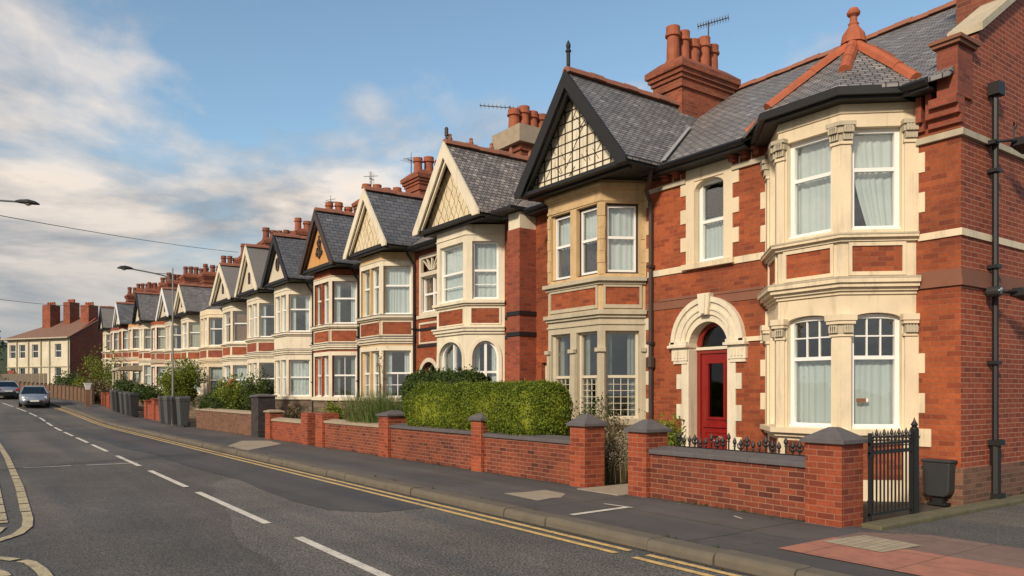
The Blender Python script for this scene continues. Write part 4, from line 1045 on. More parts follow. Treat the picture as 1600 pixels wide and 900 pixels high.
# ------------------------------------------------------------ cream block at the bend
def far_block():
    P0 = Vector((9.1, 91.8, 0)); P1 = Vector((4.0, 99.8, 0)); u = (P1-P0).normalized(); wd = (P1-P0).length; n = Vector((-u.y, u.x, 0))
    if n.x > 0: n = -n
    g = gz(92)-0.4
    root = thing('apartment_house', 'cream rendered two-storey block with brown roof and three chimneys at the bend', 'house', (P0.x, P0.y, g))
    F = Frame((P0.x, P0.y), (u.x, u.y), (n.x, n.y)); S = Frame((P0.x, P0.y), (-n.x, -n.y), (-u.x, -u.y))
    wins = []
    for s in (1.25, 4.7, 6.7, 8.2):
        for z0, z1 in ((1.3,2.7),(4.0,5.2)): wins.append((s, s+0.95, g+z0-0.1, g+z1+0.15))
    w = MB(); w.panel(F, rect(0, wd, g-1, g+6.0), [rect(*q) for q in wins], 0, -0.25); w.build('wall', 'far_cream', root, root)
    w = MB(); w.lprism(F, rect(wd*0.88, wd-0.02, g-0.5, g+2.6), 0.02, -0.05); w.build('brick_panel', 'brick_deep', root, root)
    w = MB(); w.lprism(S, [(0.02,g-1),(9,g-1),(9,g+6),(4.6,g+8.3),(3.2,g+8.3),(0.02,g+6.0)], 0.0, -0.25)
    w.lprism(Frame((P0.x-n.x*9, P0.y-n.y*9), (u.x,u.y), (-n.x,-n.y)), rect(0, wd, g-1, g+6), 0, -0.25)
    w.lprism(Frame((P1.x, P1.y), (-n.x,-n.y), (u.x,u.y)), rect(0.02, 9, g-1, g+6), 0, -0.25); w.build('side_wall', 'brick_deep', root, root)
    for q in wins:
        window(root, root, F, q[0], q[1], q[2], q[3], d=-0.10, split=0.5, cur=random.choice(('pair', None, None)), fw=0.05)
    def P(s, d, z): return (P0.x+u.x*s-n.x*d, P0.y+u.y*s-n.y*d, z)
    r = MB()
    E = [P(-0.2,-0.4,g+5.95), P(wd+0.4,-0.4,g+5.95), P(wd+0.4,9.4,g+5.95), P(-0.2,9.4,g+5.95)]; A = P(-0.2,4.0,g+8.5); B = P(wd*0.52,4.0,g+8.5)
    for f in ((E[0],E[1],B,A),(E[1],E[2],B),(E[2],E[3],A,B)): r.prism([(a,b,c-0.08) for a,b,c in f], list(f))
    r.build('roof', 'roof_brown', root, root)
    r = MB(); r.tube([P(-0.25,-0.42,g+5.95),P(wd+0.42,-0.42,g+5.95)], 0.08)
    for s in (0.12, 2.9, 4.2, 6.1, 7.9): r.tube([P(s,-0.1,g),P(s,-0.1,g+5.9)], 0.055)
    r.tube([P(0.0,-0.06,g+2.95),P(wd,-0.06,g+2.95)], 0.05); r.build('downpipes', 'grey_stone', root, root)
    for s, d, zt, w_ in ((5.4, 1.9, 10.2, 2.0), (3.3, 2.6, 10.5, 1.6), (0.7, 2.8, 10.1, 2.0)):
        b = MB(); pts = [P(s,d,0),P(s+w_*0.62,d,0),P(s+w_*0.62,d+1.2,0),P(s,d+1.2,0)]
        b.prism([(q[0],q[1],g+6.3) for q in pts], [(q[0],q[1],g+zt-0.4) for q in pts]); c = b.build('chimney', 'brick_chimney', root, root)
        for k in range(4):
            q = P(s+w_*0.62*(k+0.5)/4, d+0.6, g+zt-0.4); b = MB(); b.lathe(q, [(0.13,0),(0.11,0.2),(0.13,0.22),(0.12,0.35)], 8); b.build('chimney_pot', 'terracotta_pot', c, root)
far_block()

# ------------------------------------------------------------ ground, road, pavement
YS = [-14,-8,-4,0,4,8,12,16,20,26,32,38,42,46,50,54,58,62,66,70,76,82,88,94,100,110,120,140,170,210,260]
def strip(x0, x1, dz0, dz1, ys=YS, skirt=0.0):
    m = MB()
    for a, b in zip(ys[:-1], ys[1:]):
        A = [(x0+sx(a),a,gz(a)+dz0),(x1+sx(a),a,gz(a)+dz1),(x1+sx(b),b,gz(b)+dz1),(x0+sx(b),b,gz(b)+dz0)]
        m.add(A, [(0,1,2,3)])
        if skirt: m.add([(x,y_,z) for x,y_,z in A]+[(x,y_,z-skirt) for x,y_,z in A], [(0,3,7,4),(1,2,6,5)])
    return m
ZR = -0.12
def fine(a, b, st=1.0):
    n = max(1, int((b-a)/st)); return [a+(b-a)*i/n for i in range(n+1)]
GS = [-600,-100,-20]+[y_ for y_ in YS if y_ > -14]+[400,900,2500]
g = MB()
for a, b in zip(GS[:-1], GS[1:]):
    for x0, x1 in ((-2500,-60),(-60,-2.9),(-2.9,40),(40,2500)):
        g.add([(x0,a,gz(a)-0.20),(x1,a,gz(a)-0.20),(x1,b,gz(b)-0.20),(x0,b,gz(b)-0.20)], [(0,1,2,3)])
struct(g.build('ground', 'ground_earth'))
rys = YS
struct(strip(-0.02, 6.03, ZR, ZR).build('road', 'road_asphalt'))
# resurfaced band beside the right kerb, ending in an uneven edge
m = MB(); n = 60; pa = []
for i in range(n+1):
    yy = 5+i*0.62
    pa.append((4.3+(0.9*max(0,(10.6-yy))**1.5 if yy < 10.6 else 0)-(0.04*(yy-20) if yy > 20 else 0)+0.08*math.sin(yy*0.9)+0.06*noise.noise(Vector((yy*2,0,0))), yy))
for (xa, ya_), (xb, yb_) in zip(pa[:-1], pa[1:]):
    if ya_ > 9.6: m.add([(xa,ya_,ZR+0.008),(6.02,ya_,ZR+0.008),(6.02,yb_,ZR+0.008),(xb,yb_,ZR+0.008)], [(0,1,2,3)])
struct(m.build('road_patch', 'road_patch'))
m = MB(); pl = []
for i in range(44):
    yy = -6+i*0.5; w_ = noise.noise(Vector((yy*0.8, 3, 0)))*0.35
    pl.append((2.55+w_+(0.0 if yy < 9 else (yy-9)*0.22), yy))
for (xa, ya_), (xb, yb_) in zip(pl[:-1], pl[1:]):
    if xa < 5.9: m.add([(xa,ya_,ZR+0.004),(6.02,ya_,ZR+0.004),(6.02,yb_,ZR+0.004),(min(xb,6.0),yb_,ZR+0.004)], [(0,1,2,3)])
struct(m.build('worn_road_surface', 'road_worn'))
struct(strip(6.28, 8.62, 0, 0.0).build('pavement', 'pavement_asphalt'))
struct(strip(-3.0, -0.28, 0, 0.0, [10.55,12,16,20,26,32,38,46,54,62,70,82,94,110]).build('left_pavement', 'soil'))
# side entry on the left, road level
m = MB(); m.add([(-3.0,-6,ZR-0.002),(0.0,-6,ZR-0.002),(0.0,10.5,ZR-0.002),(-3.0,10.5,ZR-0.002)], [(0,1,2,3)]); struct(m.build('side_road', 'road_asphalt'))
# kerb stones, one sheet of separate stones per side
def kerb(x0, x1, y0, y1, seg, top=0.008):
    m = MB(); yy = y0; k = 0
    while yy < y1:
        z = min(yy+seg, y1); dz = 0.006*math.sin(k*2.3); dx = 0.012*math.sin(k*1.7)
        a = []
        for (q, e) in ((yy+0.006, 0), (z-0.006, 0)):
            s_ = sx(q); h = gz(q)+top+dz
            a.append([(x0+s_+dx+0.0,q,h-0.19),(x1+s_,q,h-0.19),(x1+s_,q,h),(x0+s_+dx+0.045,q,h),(x0+s_+dx+0.012,q,h-0.02),(x0+s_+dx,q,h-0.06)])
        m.prism(a[0], a[1]); yy = z; k += 1
    return m
struct(kerb(6.02, 6.29, -4, 50, 0.9).build('kerb', 'kerb_stone', bevel=0.006))
struct(kerb(6.02, 6.29, 50, 120, 3.0).build('kerb', 'kerb_stone'))
m = kerb(0.0, 0.26, 0, 1, 1)
m = MB()
yy = 10.6
while yy < 70:
    z = yy+0.9; m.box(-0.27+sx(yy), 0.0+sx(yy), yy+0.006, z-0.006, -0.2, gz(yy)+0.005); yy = z
struct(m.build('left_kerb', 'kerb_stone', bevel=0.01))
# painted centre line
def xc(y): return 3.18+0.0105*(y-6)+sx(y)-(0.02*(y-50) if y > 50 else 0)
m = MB(); ends = [(-1.0,2.0),(3.6,7.4),(8.62-0.0,8.62)]
dash = [(5.2,8.8),(9.95,13.75),(14.6,18.1),(19.35,22.8),(24.6,28.1)]
q = 29.2
while q < 95: dash.append((q, q+3.5)); q += 4.75
for a, b in dash:
    ys = fine(a, b, 0.6)
    for p_, q_ in zip(ys[:-1], ys[1:]):
        m.add([(xc(p_)-0.055,p_,gz(p_)+ZR+0.012),(xc(p_)+0.055,p_,gz(p_)+ZR+0.012),(xc(q_)+0.055,q_,gz(q_)+ZR+0.012),(xc(q_)-0.055,q_,gz(q_)+ZR+0.012)], [(0,1,2,3)])
struct(m.build('centre_line', 'line_white'))
m = MB(); m.add([(1.1,20.35,ZR+0.013),(2.05,20.3,ZR+0.013),(2.05,20.38,ZR+0.013),(1.1,20.43,ZR+0.013)], [(0,1,2,3)]); m.add([(2.35,20.25,ZR+0.013),(3.42,20.15,ZR+0.013),(3.42,20.24,ZR+0.013),(2.35,20.33,ZR+0.013)], [(0,1,2,3)])
struct(m.build('cross_line', 'line_white'))
def polyline(pts, w, z, mb):
    P = [Vector((a, b, 0)) for a, b in pts]
    L_ = []
    for i, p in enumerate(P):
        t = (P[min(i+1,len(P)-1)]-P[max(i-1,0)]).normalized(); nn = Vector((-t.y, t.x, 0)); L_.append((p+nn*w/2, p-nn*w/2))
    for i in range(len(P)-1):
        a, b = L_[i]; c, d = L_[i+1]; za = gz(P[i].y)+z; zb = gz(P[i+1].y)+z
        mb.add([(a.x,a.y,za),(b.x,b.y,za),(d.x,d.y,zb),(c.x,c.y,zb)], [(0,1,2,3)])
m = MB()
for xx in (5.64, 5.84):
    for a, b in ((1.0, 5.72), (5.98, 62)):
        polyline([(xx+sx(t)-(0.0), t) for t in fine(a, b, 1.0)], 0.085, ZR+0.012, m)
struct(m.build('double_yellow_line', 'line_yellow'))
# worn yellow blocks at the left edge, curving into the side entry, and the pair on its near side
m = MB()
def blocks(pts, w, gap=0.08, L_=0.75):
    P = [Vector((a, b)) for a, b in pts]; acc = []
    # resample
    d = [0]
    for a, b in zip(P[:-1], P[1:]): d.append(d[-1]+(b-a).length)
    def at(s):
        for i in range(len(P)-1):
            if s <= d[i+1] or i == len(P)-2:
                t = (s-d[i])/max(1e-6, d[i+1]-d[i]); return P[i]+(P[i+1]-P[i])*min(1, max(0, t))
    s = 0; k = 0
    while s < d[-1]-0.1:
        e = min(s+L_*(0.8+0.4*random.random()), d[-1]); nn = max(2, int((e-s)/0.15)+1)
        polyline([tuple(at(s+(e-s)*i/nn)) for i in range(nn+1)], w, ZR+0.012, m); s = e+gap*(0.6+0.8*random.random())
c1 = [(0.98,36),(0.95,24),(0.84,16.5),(0.74,13.0)]
blocks(c1, 0.13)
blocks([(0.56,30),(0.54,20),(0.46,15),(0.42,12.0)], 0.13)
polyline([(0.74,12.9),(0.72,12.2),(0.67,11.5),(0.54,10.95),(0.3,10.55),(0.0,10.3),(-0.5,10.1),(-1.5,10.0)], 0.12, ZR+0.013, m)
polyline([(0.40,11.6),(0.33,11.2),(0.15,10.95),(-0.2,10.75),(-1.2,10.6)], 0.10, ZR+0.014, m)
blocks([(-1.5,9.75),(0.1,9.72),(0.35,9.45),(0.55,9.1),(0.62,8.6),(0.66,7.5),(0.66,4)], 0.11, 0.1, 1.0)
blocks([(-1.5,9.4),(-0.1,9.35),(0.12,9.1),(0.30,8.75),(0.36,8.2),(0.38,7.2),(0.38,4)], 0.10, 0.1, 1.0)
struct(m.build('yellow_edge_blocks', 'block_yellow'))
# things let into the pavement
def patch(name, pts, matn, z=0.006): m = MB(); m.add([(a, b, z) for a, b in pts], [tuple(range(len(pts)))]); struct(m.build(name, matn))
patch('pavement_slab', [(6.84,8.92),(7.2,9.02),(7.34,8.98),(7.66,9.26),(7.70,9.84),(7.3,9.80),(6.9,9.88)], 'slab_cream')
patch('pavement_slab', [(6.32,21.2),(7.95,23.2),(8.1,24.9),(7.4,25.4),(6.32,23.2)], 'slab_cream')
m = MB(); polyline([(6.42,7.64),(6.9,7.67),(7.46,7.70)], 0.10, 0.007, m); polyline([(7.42,8.12),(7.49,7.62)], 0.05, 0.008, m); polyline([(7.95,6.15),(8.05,6.35)], 0.03, 0.008, m); struct(m.build('pavement_mark', 'line_white'))
patch('red_paving', [(6.74,4.78),(6.74,-2),(7.75,-2),(7.75,4.78)], 'red_slabs', 0.009)
patch('brown_paving', [(7.752,4.78),(7.752,-2),(8.75,-2),(8.75,4.2),(8.3,4.78)], 'brown_slabs', 0.008)
patch('tactile_slab', [(7.38,4.04),(8.06,3.98),(8.12,4.64),(7.42,4.72)], 'tactile', 0.014)
m = MB(); random.seed(21)
for k in range(9):
    y_ = 5.6+k*2.9; polyline([(6.29,y_),(6.9,y_+random.uniform(-.05,.05)),(7.6,y_+random.uniform(-.08,.08)),(8.4,y_+random.uniform(-.08,.08))], 0.012, 0.0045, m)
xx = [(7.35+0.05*math.sin(t*1.1)+random.uniform(-.01,.01), t) for t in fine(5.0, 19, 0.5)]; polyline(xx, 0.010, 0.0050, m)
struct(m.build('pavement_joints', 'road_asphalt'))
m = MB()
for a, b in zip(fine(-4, 60, 0.4)[:-1], fine(-4, 60, 0.4)[1:]):
    wa = 0.07+0.05*noise.noise(Vector((a*1.3,0,5))); wb = 0.07+0.05*noise.noise(Vector((b*1.3,0,5)))
    m.add([(6.03+sx(a)-wa,a,gz(a)+ZR+0.010),(6.03+sx(a),a,gz(a)+ZR+0.010),(6.03+sx(b),b,gz(b)+ZR+0.010),(6.03+sx(b)-wb,b,gz(b)+ZR+0.010)], [(0,1,2,3)])
    wa = 0.05+0.05*noise.noise(Vector((a*1.7,0,9))); wb = 0.05+0.05*noise.noise(Vector((b*1.7,0,9)))
    if a > 5: m.add([(8.47-wa,a,gz(a)+0.005),(8.47,a,gz(a)+0.005),(8.47,b,gz(b)+0.005),(8.47-wb,b,gz(b)+0.005)], [(0,1,2,3)])
struct(m.build('gutter_dirt', 'gutter_dirt'))
m = MB(); m.box(8.62, 30, -6, 4.68, -0.3, 0.004); struct(m.build('driveway', 'drive_asphalt'))
m = MB(); m.box(8.62, 30, 4.72, 4.98, -0.3, 0.05); struct(m.build('driveway_edging', 'moss_stone', bevel=0.02))
m = MB(); m.box(8.45, 11.4, 4.985, 40, -0.3, -0.02); struct(m.build('front_garden_ground', 'soil'))
m = MB(); m.box(8.2, 10.9, 8.66, 9.62, -0.28, 0.012); m.box(10.6,11.38,8.9,10.3,-0.28,0.03); struct(m.build('garden_path', 'slab_cream'))
m = MB()
for (a, b) in zip(YS[11:-5], YS[12:-4]): m.add([(8.5+sx(a),a,gz(a)-0.03),(12,a,gz(a)-0.03),(12,b,gz(b)-0.03),(8.5+sx(b),b,gz(b)-0.03)], [(0,1,2,3)])
struct(m.build('far_garden_ground', 'soil'))

# ------------------------------------------------------------ foliage
def leaf(mb, p, s, w=0.55, droop=None):
    d = Vector((random.gauss(0,1), random.gauss(0,1), random.gauss(0,1)+0.3)).normalized()
    e = d.cross(Vector((random.gauss(0,1), random.gauss(0,1), random.gauss(0,1)))).normalized()*s*w*0.5
    d = d*s
    nrm = d.cross(e).normalized()*s*0.12
    mb.add([p, p+d*0.5+e+nrm, p+d, p+d*0.5-e+nrm], [(0,1,2),(0,2,3)])
def hedge(label, x0, x1, y0, y1, z0, z1, n, matn, s=0.055, grp=None, rnd=0.32, sag=0.05):
    root = thing('hedge', label, 'hedge', ((x0+x1)/2, (y0+y1)/2, 0), grp)
    m = MB(); cx, cy, cz = (x0+x1)/2, (y0+y1)/2, (z0+z1)/2; hx, hy, hz = (x1-x0)/2, (y1-y0)/2, (z1-z0)/2
    def surf(u, v, w):   # point of a rounded box in direction
        a = Vector((u, v, w)); q = Vector((max(-hx+rnd, min(hx-rnd, a.x)), max(-hy+rnd, min(hy-rnd, a.y)), max(-hz+rnd, min(hz-rnd, a.z))))
        d = a-q; 
        if d.length < 1e-6: return None
        d.normalize(); return q+d*rnd, d
    areas = [('x', hy*hz), ('z', hx*hy), ('y', hx*hz)]; tot = sum(a for _, a in areas)
    cnt = 0
    while cnt < n:
        r = random.random()*tot
        if r < areas[0][1]: a = (random.choice((-1,-1,-1,1))*hx, random.uniform(-hy,hy), random.uniform(-hz,hz))
        elif r < areas[0][1]+areas[1][1]: a = (random.uniform(-hx,hx), random.uniform(-hy,hy), hz)
        else: a = (random.uniform(-hx,hx), random.choice((-1,1))*hy, random.uniform(-hz,hz))
        t = surf(*a)
        if not t: continue
        p, d = t; P = Vector((cx, cy, cz))+p
        bumpy = noise.noise(P*1.3)*0.07+noise.noise(P*4.5)*0.05
        leaf(m, P+d*(bumpy+random.uniform(-0.06,0.03)), s*random.uniform(0.7,1.3)); cnt += 1
    c = MB(); nu, nv = 60, 20
    # inner mass, bumpy, so no light passes straight through
    bm = bmesh.new(); bmesh.ops.create_cube(bm, size=2); bmesh.ops.subdivide_edges(bm, edges=bm.edges, cuts=14, use_grid_fill=True)
    for v in bm.verts:
        a = Vector((v.co.x*hx, v.co.y*hy, v.co.z*hz)); t = surf(*a)
        if t: a = t[0]
        P = Vector((cx, cy, cz))+a; b_ = noise.noise(P*1.3)*0.07+noise.noise(P*4.5)*0.05
        v.co = P+a.normalized()*(b_-0.07)
    bm.verts.ensure_lookup_table(); m.add([tuple(v.co) for v in bm.verts], [tuple(v.index for v in f.verts) for f in bm.faces]); bm.free()
    for k in range(int(n/170)):   # stray shoots
        a = Vector((random.uniform(x0+0.1,x1-0.1), random.uniform(y0+0.2,y1-0.2), z1-0.03)); d = Vector((random.gauss(0,.35), random.gauss(0,.35), 1)).normalized(); h = random.uniform(0.05,0.17)*s/0.055
        for j in range(7): leaf(m, a+d*h*j/6, s*0.9)
    m.build('foliage', matn, root, root, recalc=False)
    st = MB()
    for k in range(int((y1-y0)/0.6)): yy = y0+0.35+k*0.6; st.tube([(cx,yy,-0.05),(cx+0.05,yy,z0+0.3)], 0.03, 6)
    st.build('stems', 'bark', root, root)
    return root
def bush(label, c, r, n, matn, name='shrub', cat='shrub', s=0.06, clumps=16, trunk=True, grp=None, flowers=None, g=0.0, sq=1.0):
    root = thing(name, label, cat, (c[0], c[1], g), grp)
    m = MB(); C = Vector((c[0], c[1], c[2]+g)); cl = []
    for k in range(clumps):
        d = Vector((random.gauss(0,1), random.gauss(0,1), random.gauss(0,1))).normalized()*random.uniform(0.35,0.85)
        cl.append((C+Vector((d.x*r[0], d.y*r[1], d.z*r[2])), random.uniform(0.28,0.5)*min(r)))
    for k in range(n):
        p, q = random.choice(cl); d = Vector((random.gauss(0,1), random.gauss(0,1), random.gauss(0,1))).normalized()
        leaf(m, p+d*q*random.uniform(0.55,1.15), s*random.uniform(0.6,1.4))
    for k in range(n//14):
        d = Vector((random.gauss(0,1), random.gauss(0,1), abs(random.gauss(0,1)))).normalized()
        leaf(m, C+Vector((d.x*r[0], d.y*r[1], d.z*r[2]))*random.uniform(0.9,1.2), s*1.2)
    m.build('foliage', matn, root, root, recalc=False)
    t = MB()
    if trunk == 'tree':
        t.tube([(c[0],c[1],g-0.1),(c[0]+0.03,c[1],C.z-r[2]*0.7),(c[0],c[1]+0.05,C.z)], 0.09, 8, taper=[1.3,0.9,0.5])
    for k in range(min(clumps, 9)):
        p = cl[k][0]; b = Vector((c[0]+random.uniform(-.06,.06), c[1]+random.uniform(-.06,.06), g-0.05 if trunk != 'tree' else C.z-r[2]*0.7))
        mid = b*0.5+p*0.5+Vector((0,0,0.1*r[2])); t.tube([b, mid, p], 0.018 if trunk != 'tree' else 0.035, 5, taper=[1.2,0.8,0.35])
    t.build('branches' if trunk != 'tree' else 'trunk', 'bark', root, root)
    if flowers:
        f = MB()
        for k in range(flowers[1]):
            p, q = random.choice(cl[:6]); d = Vector((-abs(random.gauss(0,1)), random.gauss(0,1), random.gauss(0,1))).normalized(); P = p+d*q*1.05
            for j in range(5): leaf(f, P, flowers[2], 0.9)
        f.build('flowers', flowers[0], root, root, recalc=False)
    return root
def grasses(label, c, r, h, n, matn='grass_blade', name='ornamental_grass'):
    m = MB()
    for k in range(n):
        a = random.uniform(0, 6.283); q = math.sqrt(random.random()); x = c[0]+math.cos(a)*r[0]*q; y = c[1]+math.sin(a)*r[1]*q
        hh = h*random.uniform(0.55,1.05); lean = Vector((random.gauss(0,0.13), random.gauss(0,0.13), 0))*hh; w = random.uniform(0.006,0.013); t = random.uniform(0,3.14); e = Vector((math.cos(t)*w, math.sin(t)*w, 0))
        b = Vector((x,y,c[2])); mid = b+lean*0.35+Vector((0,0,hh*0.6)); top = b+lean+Vector((0,0,hh))
        m.add([b-e, b+e, mid+e*0.8, mid-e*0.8, top], [(0,1,2,3),(3,2,4)])
    o = m.build(name, matn, recalc=False); tag(o, label, 'plant'); return o
hedge('long clipped box hedge, bright yellow-green at its rounded end, behind the front wall', 8.47, 9.40, 10.95, 16.4, 0.66, 1.74, 46000, 'leaf_hedge', s=0.046, rnd=0.42)
hedge('looser olive green hedge, higher and set back behind the clipped box hedge', 9.9, 10.6, 15.6, 19.2, 0.5, 2.08, 9000, 'leaf_dark', s=0.08, rnd=0.3)
G_SH = 'shrubs in the front gardens'
bush('dry pale-flowered shrub in the gateway between the two pointed pillars', (9.55,10.35,0.62), (0.45,0.6,0.68), 3600, 'leaf_dry', s=0.04, clumps=26, grp=G_SH, flowers=('coping_pale', 70, 0.03))
bush('dark twiggy shrub at the end of the clipped hedge under the buff stone bay', (9.9,11.1,0.75), (0.4,0.45,0.75), 1500, 'leaf_dark', s=0.05, clumps=18, grp=G_SH)
bush('small bright green leafy shrub by the red door railings', (9.75,9.05,0.72), (0.32,0.36,0.48), 1300, 'leaf_yellow', s=0.06, clumps=14, grp=G_SH)
bush('straggly weeds rising beside the dark downpipe', (11.0,10.75,0.6), (0.25,0.3,0.75), 500, 'leaf_dry', s=0.04, clumps=14, grp=G_SH)
bush('low weeds at the back of the gateway path', (10.3,10.0,0.25), (0.35,0.5,0.3), 900, 'leaf_dark', s=0.05, clumps=14, grp=G_SH)
grasses('tall upright tuft of green and straw grass behind the pale-coped wall', (9.0,18.9,0.0), (0.45,1.3), 1.65, 2600)
grasses('thin dry grass stems standing in the gateway between the two pointed pillars', (9.4,10.1,0.0), (0.3,0.35), 0.5, 120, 'leaf_dry')
bush('yellow-green shrub behind the brick gate pier by the white step', (9.2,22.0,0.85), (0.4,0.9,0.42), 1200, 'leaf_yellow', s=0.07, clumps=14, grp=G_SH)
bush('brownish twiggy shrub between the yellow-green shrub and the tall grass', (9.3,20.6,0.75), (0.4,0.8,0.6), 900, 'leaf_dry', s=0.07, clumps=14, grp=G_SH)
bush('climber with grey stems scrambling up the bay next to the ochre gable', (10.45,21.6,1.9), (0.12,0.25,1.9), 260, 'leaf_dry', s=0.05, clumps=22, grp=G_SH)
bush('grey-green spreading shrub filling the garden below the all-cream bay', (9.7,28.6,0.65), (0.7,2.2,0.42), 1800, 'leaf_dry', s=0.08, clumps=30, grp=G_SH)
bush('dark green climber hanging over the dark brick pier', (9.3,29.8,1.35), (0.5,1.0,1.0), 3600, 'leaf_dark', s=0.085, clumps=30, grp=G_SH)
bush('tall mid green shrub with red flowers by the dark brick pier', (9.4,33.2,1.25), (0.7,2.1,0.95), 6500, 'leaf_yellow', s=0.10, clumps=34, grp=G_SH, flowers=('petal_red', 14, 0.10))
bush('low olive shrub spilling along the rubble-brown front wall', (9.1,34.6,0.9), (0.62,3.4,0.6), 6500, 'leaf_dark', s=0.09, clumps=34, grp=G_SH)
bush('round-headed small street tree above the near group of bins', (9.2,41.8,2.0), (1.0,1.5,1.15), 9000, 'leaf_yellow', name='small_tree', cat='tree', s=0.11, clumps=40, trunk='tree')
for k, (lab, x, yy, z, rx, ry, rz, mt) in enumerate([
    ('dark green hedge mass beyond the orange brick wall', 9.2, 51.5, 1.15, 0.7, 3.2, 0.6, 'leaf_dark'),
    ('green shrub behind the far bins', 9.0, 57.5, 1.2, 0.7, 2.2, 0.7, 'leaf_dark'),
    ('yellow-green bushy tree before the brick gable of the cream block', 9.9, 70.0, 1.6, 1.5, 3.4, 2.3, 'leaf_yellow'),
    ('dark shrub below the yellow-green bushy tree', 8.3, 74.0, 0.9, 1.2, 3.0, 1.1, 'leaf_dark'),
    ('pale dry bush beside the planked fence', 8.8, 66.5, 0.7, 0.9, 2.2, 0.9, 'leaf_dry'),
    ('red-flowering bush at the planked fence', 8.3, 69.0, 0.9, 0.5, 1.4, 0.8, 'leaf_yellow'),
    ('dark bush at the foot of the cream block', 3.2, 90.5, 0.7, 1.6, 2.0, 1.2, 'leaf_dark')]):
    bush(lab, (x+(sx(yy)*0.4 if 60 < yy < 90 else 0), yy, z), (rx,ry,rz), 3600, mt, s=0.15, clumps=26, grp=G_SH, g=gz(yy), flowers=('petal_red', 30, 0.14) if 'red-fl' in lab else None)
random.seed(5)
for k, (lab, x, yy, h) in enumerate([('leftmost dark tree beyond the bend, cut by the edge of the photo', -2.5, 128, 10.5), ('dark tree beyond the bend, next to the cream block', 0.8, 126, 8.5), ('low dark tree between the two far trees', -1.0, 120, 6)]):
    bush(lab, (x, yy, h*0.5), (3.4,3.4,h*0.42), 3000, 'leaf_far', name='broadleaf_tree', cat='tree', s=0.5, clumps=36, trunk='tree', g=gz(yy), grp='far trees beyond the bend')
hedge('rough dark roadside hedge behind the far left car', -8.5, -1.0, 104, 107, 1.4, 3.9, 3500, 'leaf_far', s=0.35, rnd=0.6)
def hill():
    m = MB(); n = 40
    for i in range(n+1):
        x = -260+i*9; t = i/n
        y = 330+20*math.sin(i*0.5); top = 27*math.exp(-((x+60)/95.0)**2)+2+1.2*math.sin(i*1.3)
        for k in range(6):
            f = k/5; m.v.append((x, y-90+90*f, 1.5+top*math.sin(f*math.pi/2)+0.8*noise.noise(Vector((i*0.9,k*1.3,2)))))
    for i in range(n):
        for k in range(5): a = i*6+k; m.f.append((a, a+6, a+7, a+1))
    struct(m.build('wooded_hill', 'leaf_far', recalc=False))
hill()

def litter():
    m = MB(); random.seed(9)
    for k in range(520):
        y_ = random.uniform(2.5, 30); x_ = 6.0-abs(random.gauss(0, 0.07)); z_ = ZR+0.012
        if random.random() < 0.3: x_ = 8.36-abs(random.gauss(0, 0.08)); z_ = 0.012
        elif random.random() < 0.2: x_ = 0.05+abs(random.gauss(0, 0.2)); y_ = random.uniform(12, 26)
        a = random.uniform(0, 6.28); r = random.uniform(0.008, 0.022); t = random.uniform(-0.01, 0.01)
        m.add([(x_+r*math.cos(a+q), y_+r*0.7*math.sin(a+q)*1.2, z_+(t if q > 3 else 0.003)) for q in (0, 1.3, 3.1, 4.4)], [(0,1,2,3)])
    o = m.build('fallen_leaves', 'leaf_dry', recalc=False); tag(o, 'dry fallen leaves and grit scattered along the kerb and wall foot', 'leaves'); o['kind'] = 'stuff'
litter()
def weeds():
    m = MB(); random.seed(31)
    for k in range(70):
        y_ = random.choice((random.uniform(5.6,8.2), random.uniform(10,26))); x_ = 8.46; 
        if random.random() < 0.25: x_, y_ = 6.30, random.uniform(4, 24)
        for j in range(random.randint(3,9)):
            a = random.uniform(0,6.28); h = random.uniform(0.015,0.06); b = Vector((x_-abs(random.gauss(0,.012)), y_+random.gauss(0,.03), 0.0)); e = Vector((math.cos(a),math.sin(a),0))*0.006; t = b+Vector((random.gauss(0,.015)-.01, random.gauss(0,.02), h))
            m.add([b-e, b+e, t], [(0,1,2)])
    o = m.build('weeds', 'leaf_dark', recalc=False); tag(o, 'small weeds sprouting at the foot of the front walls and behind the kerb', 'weeds'); o['kind'] = 'stuff'
weeds()
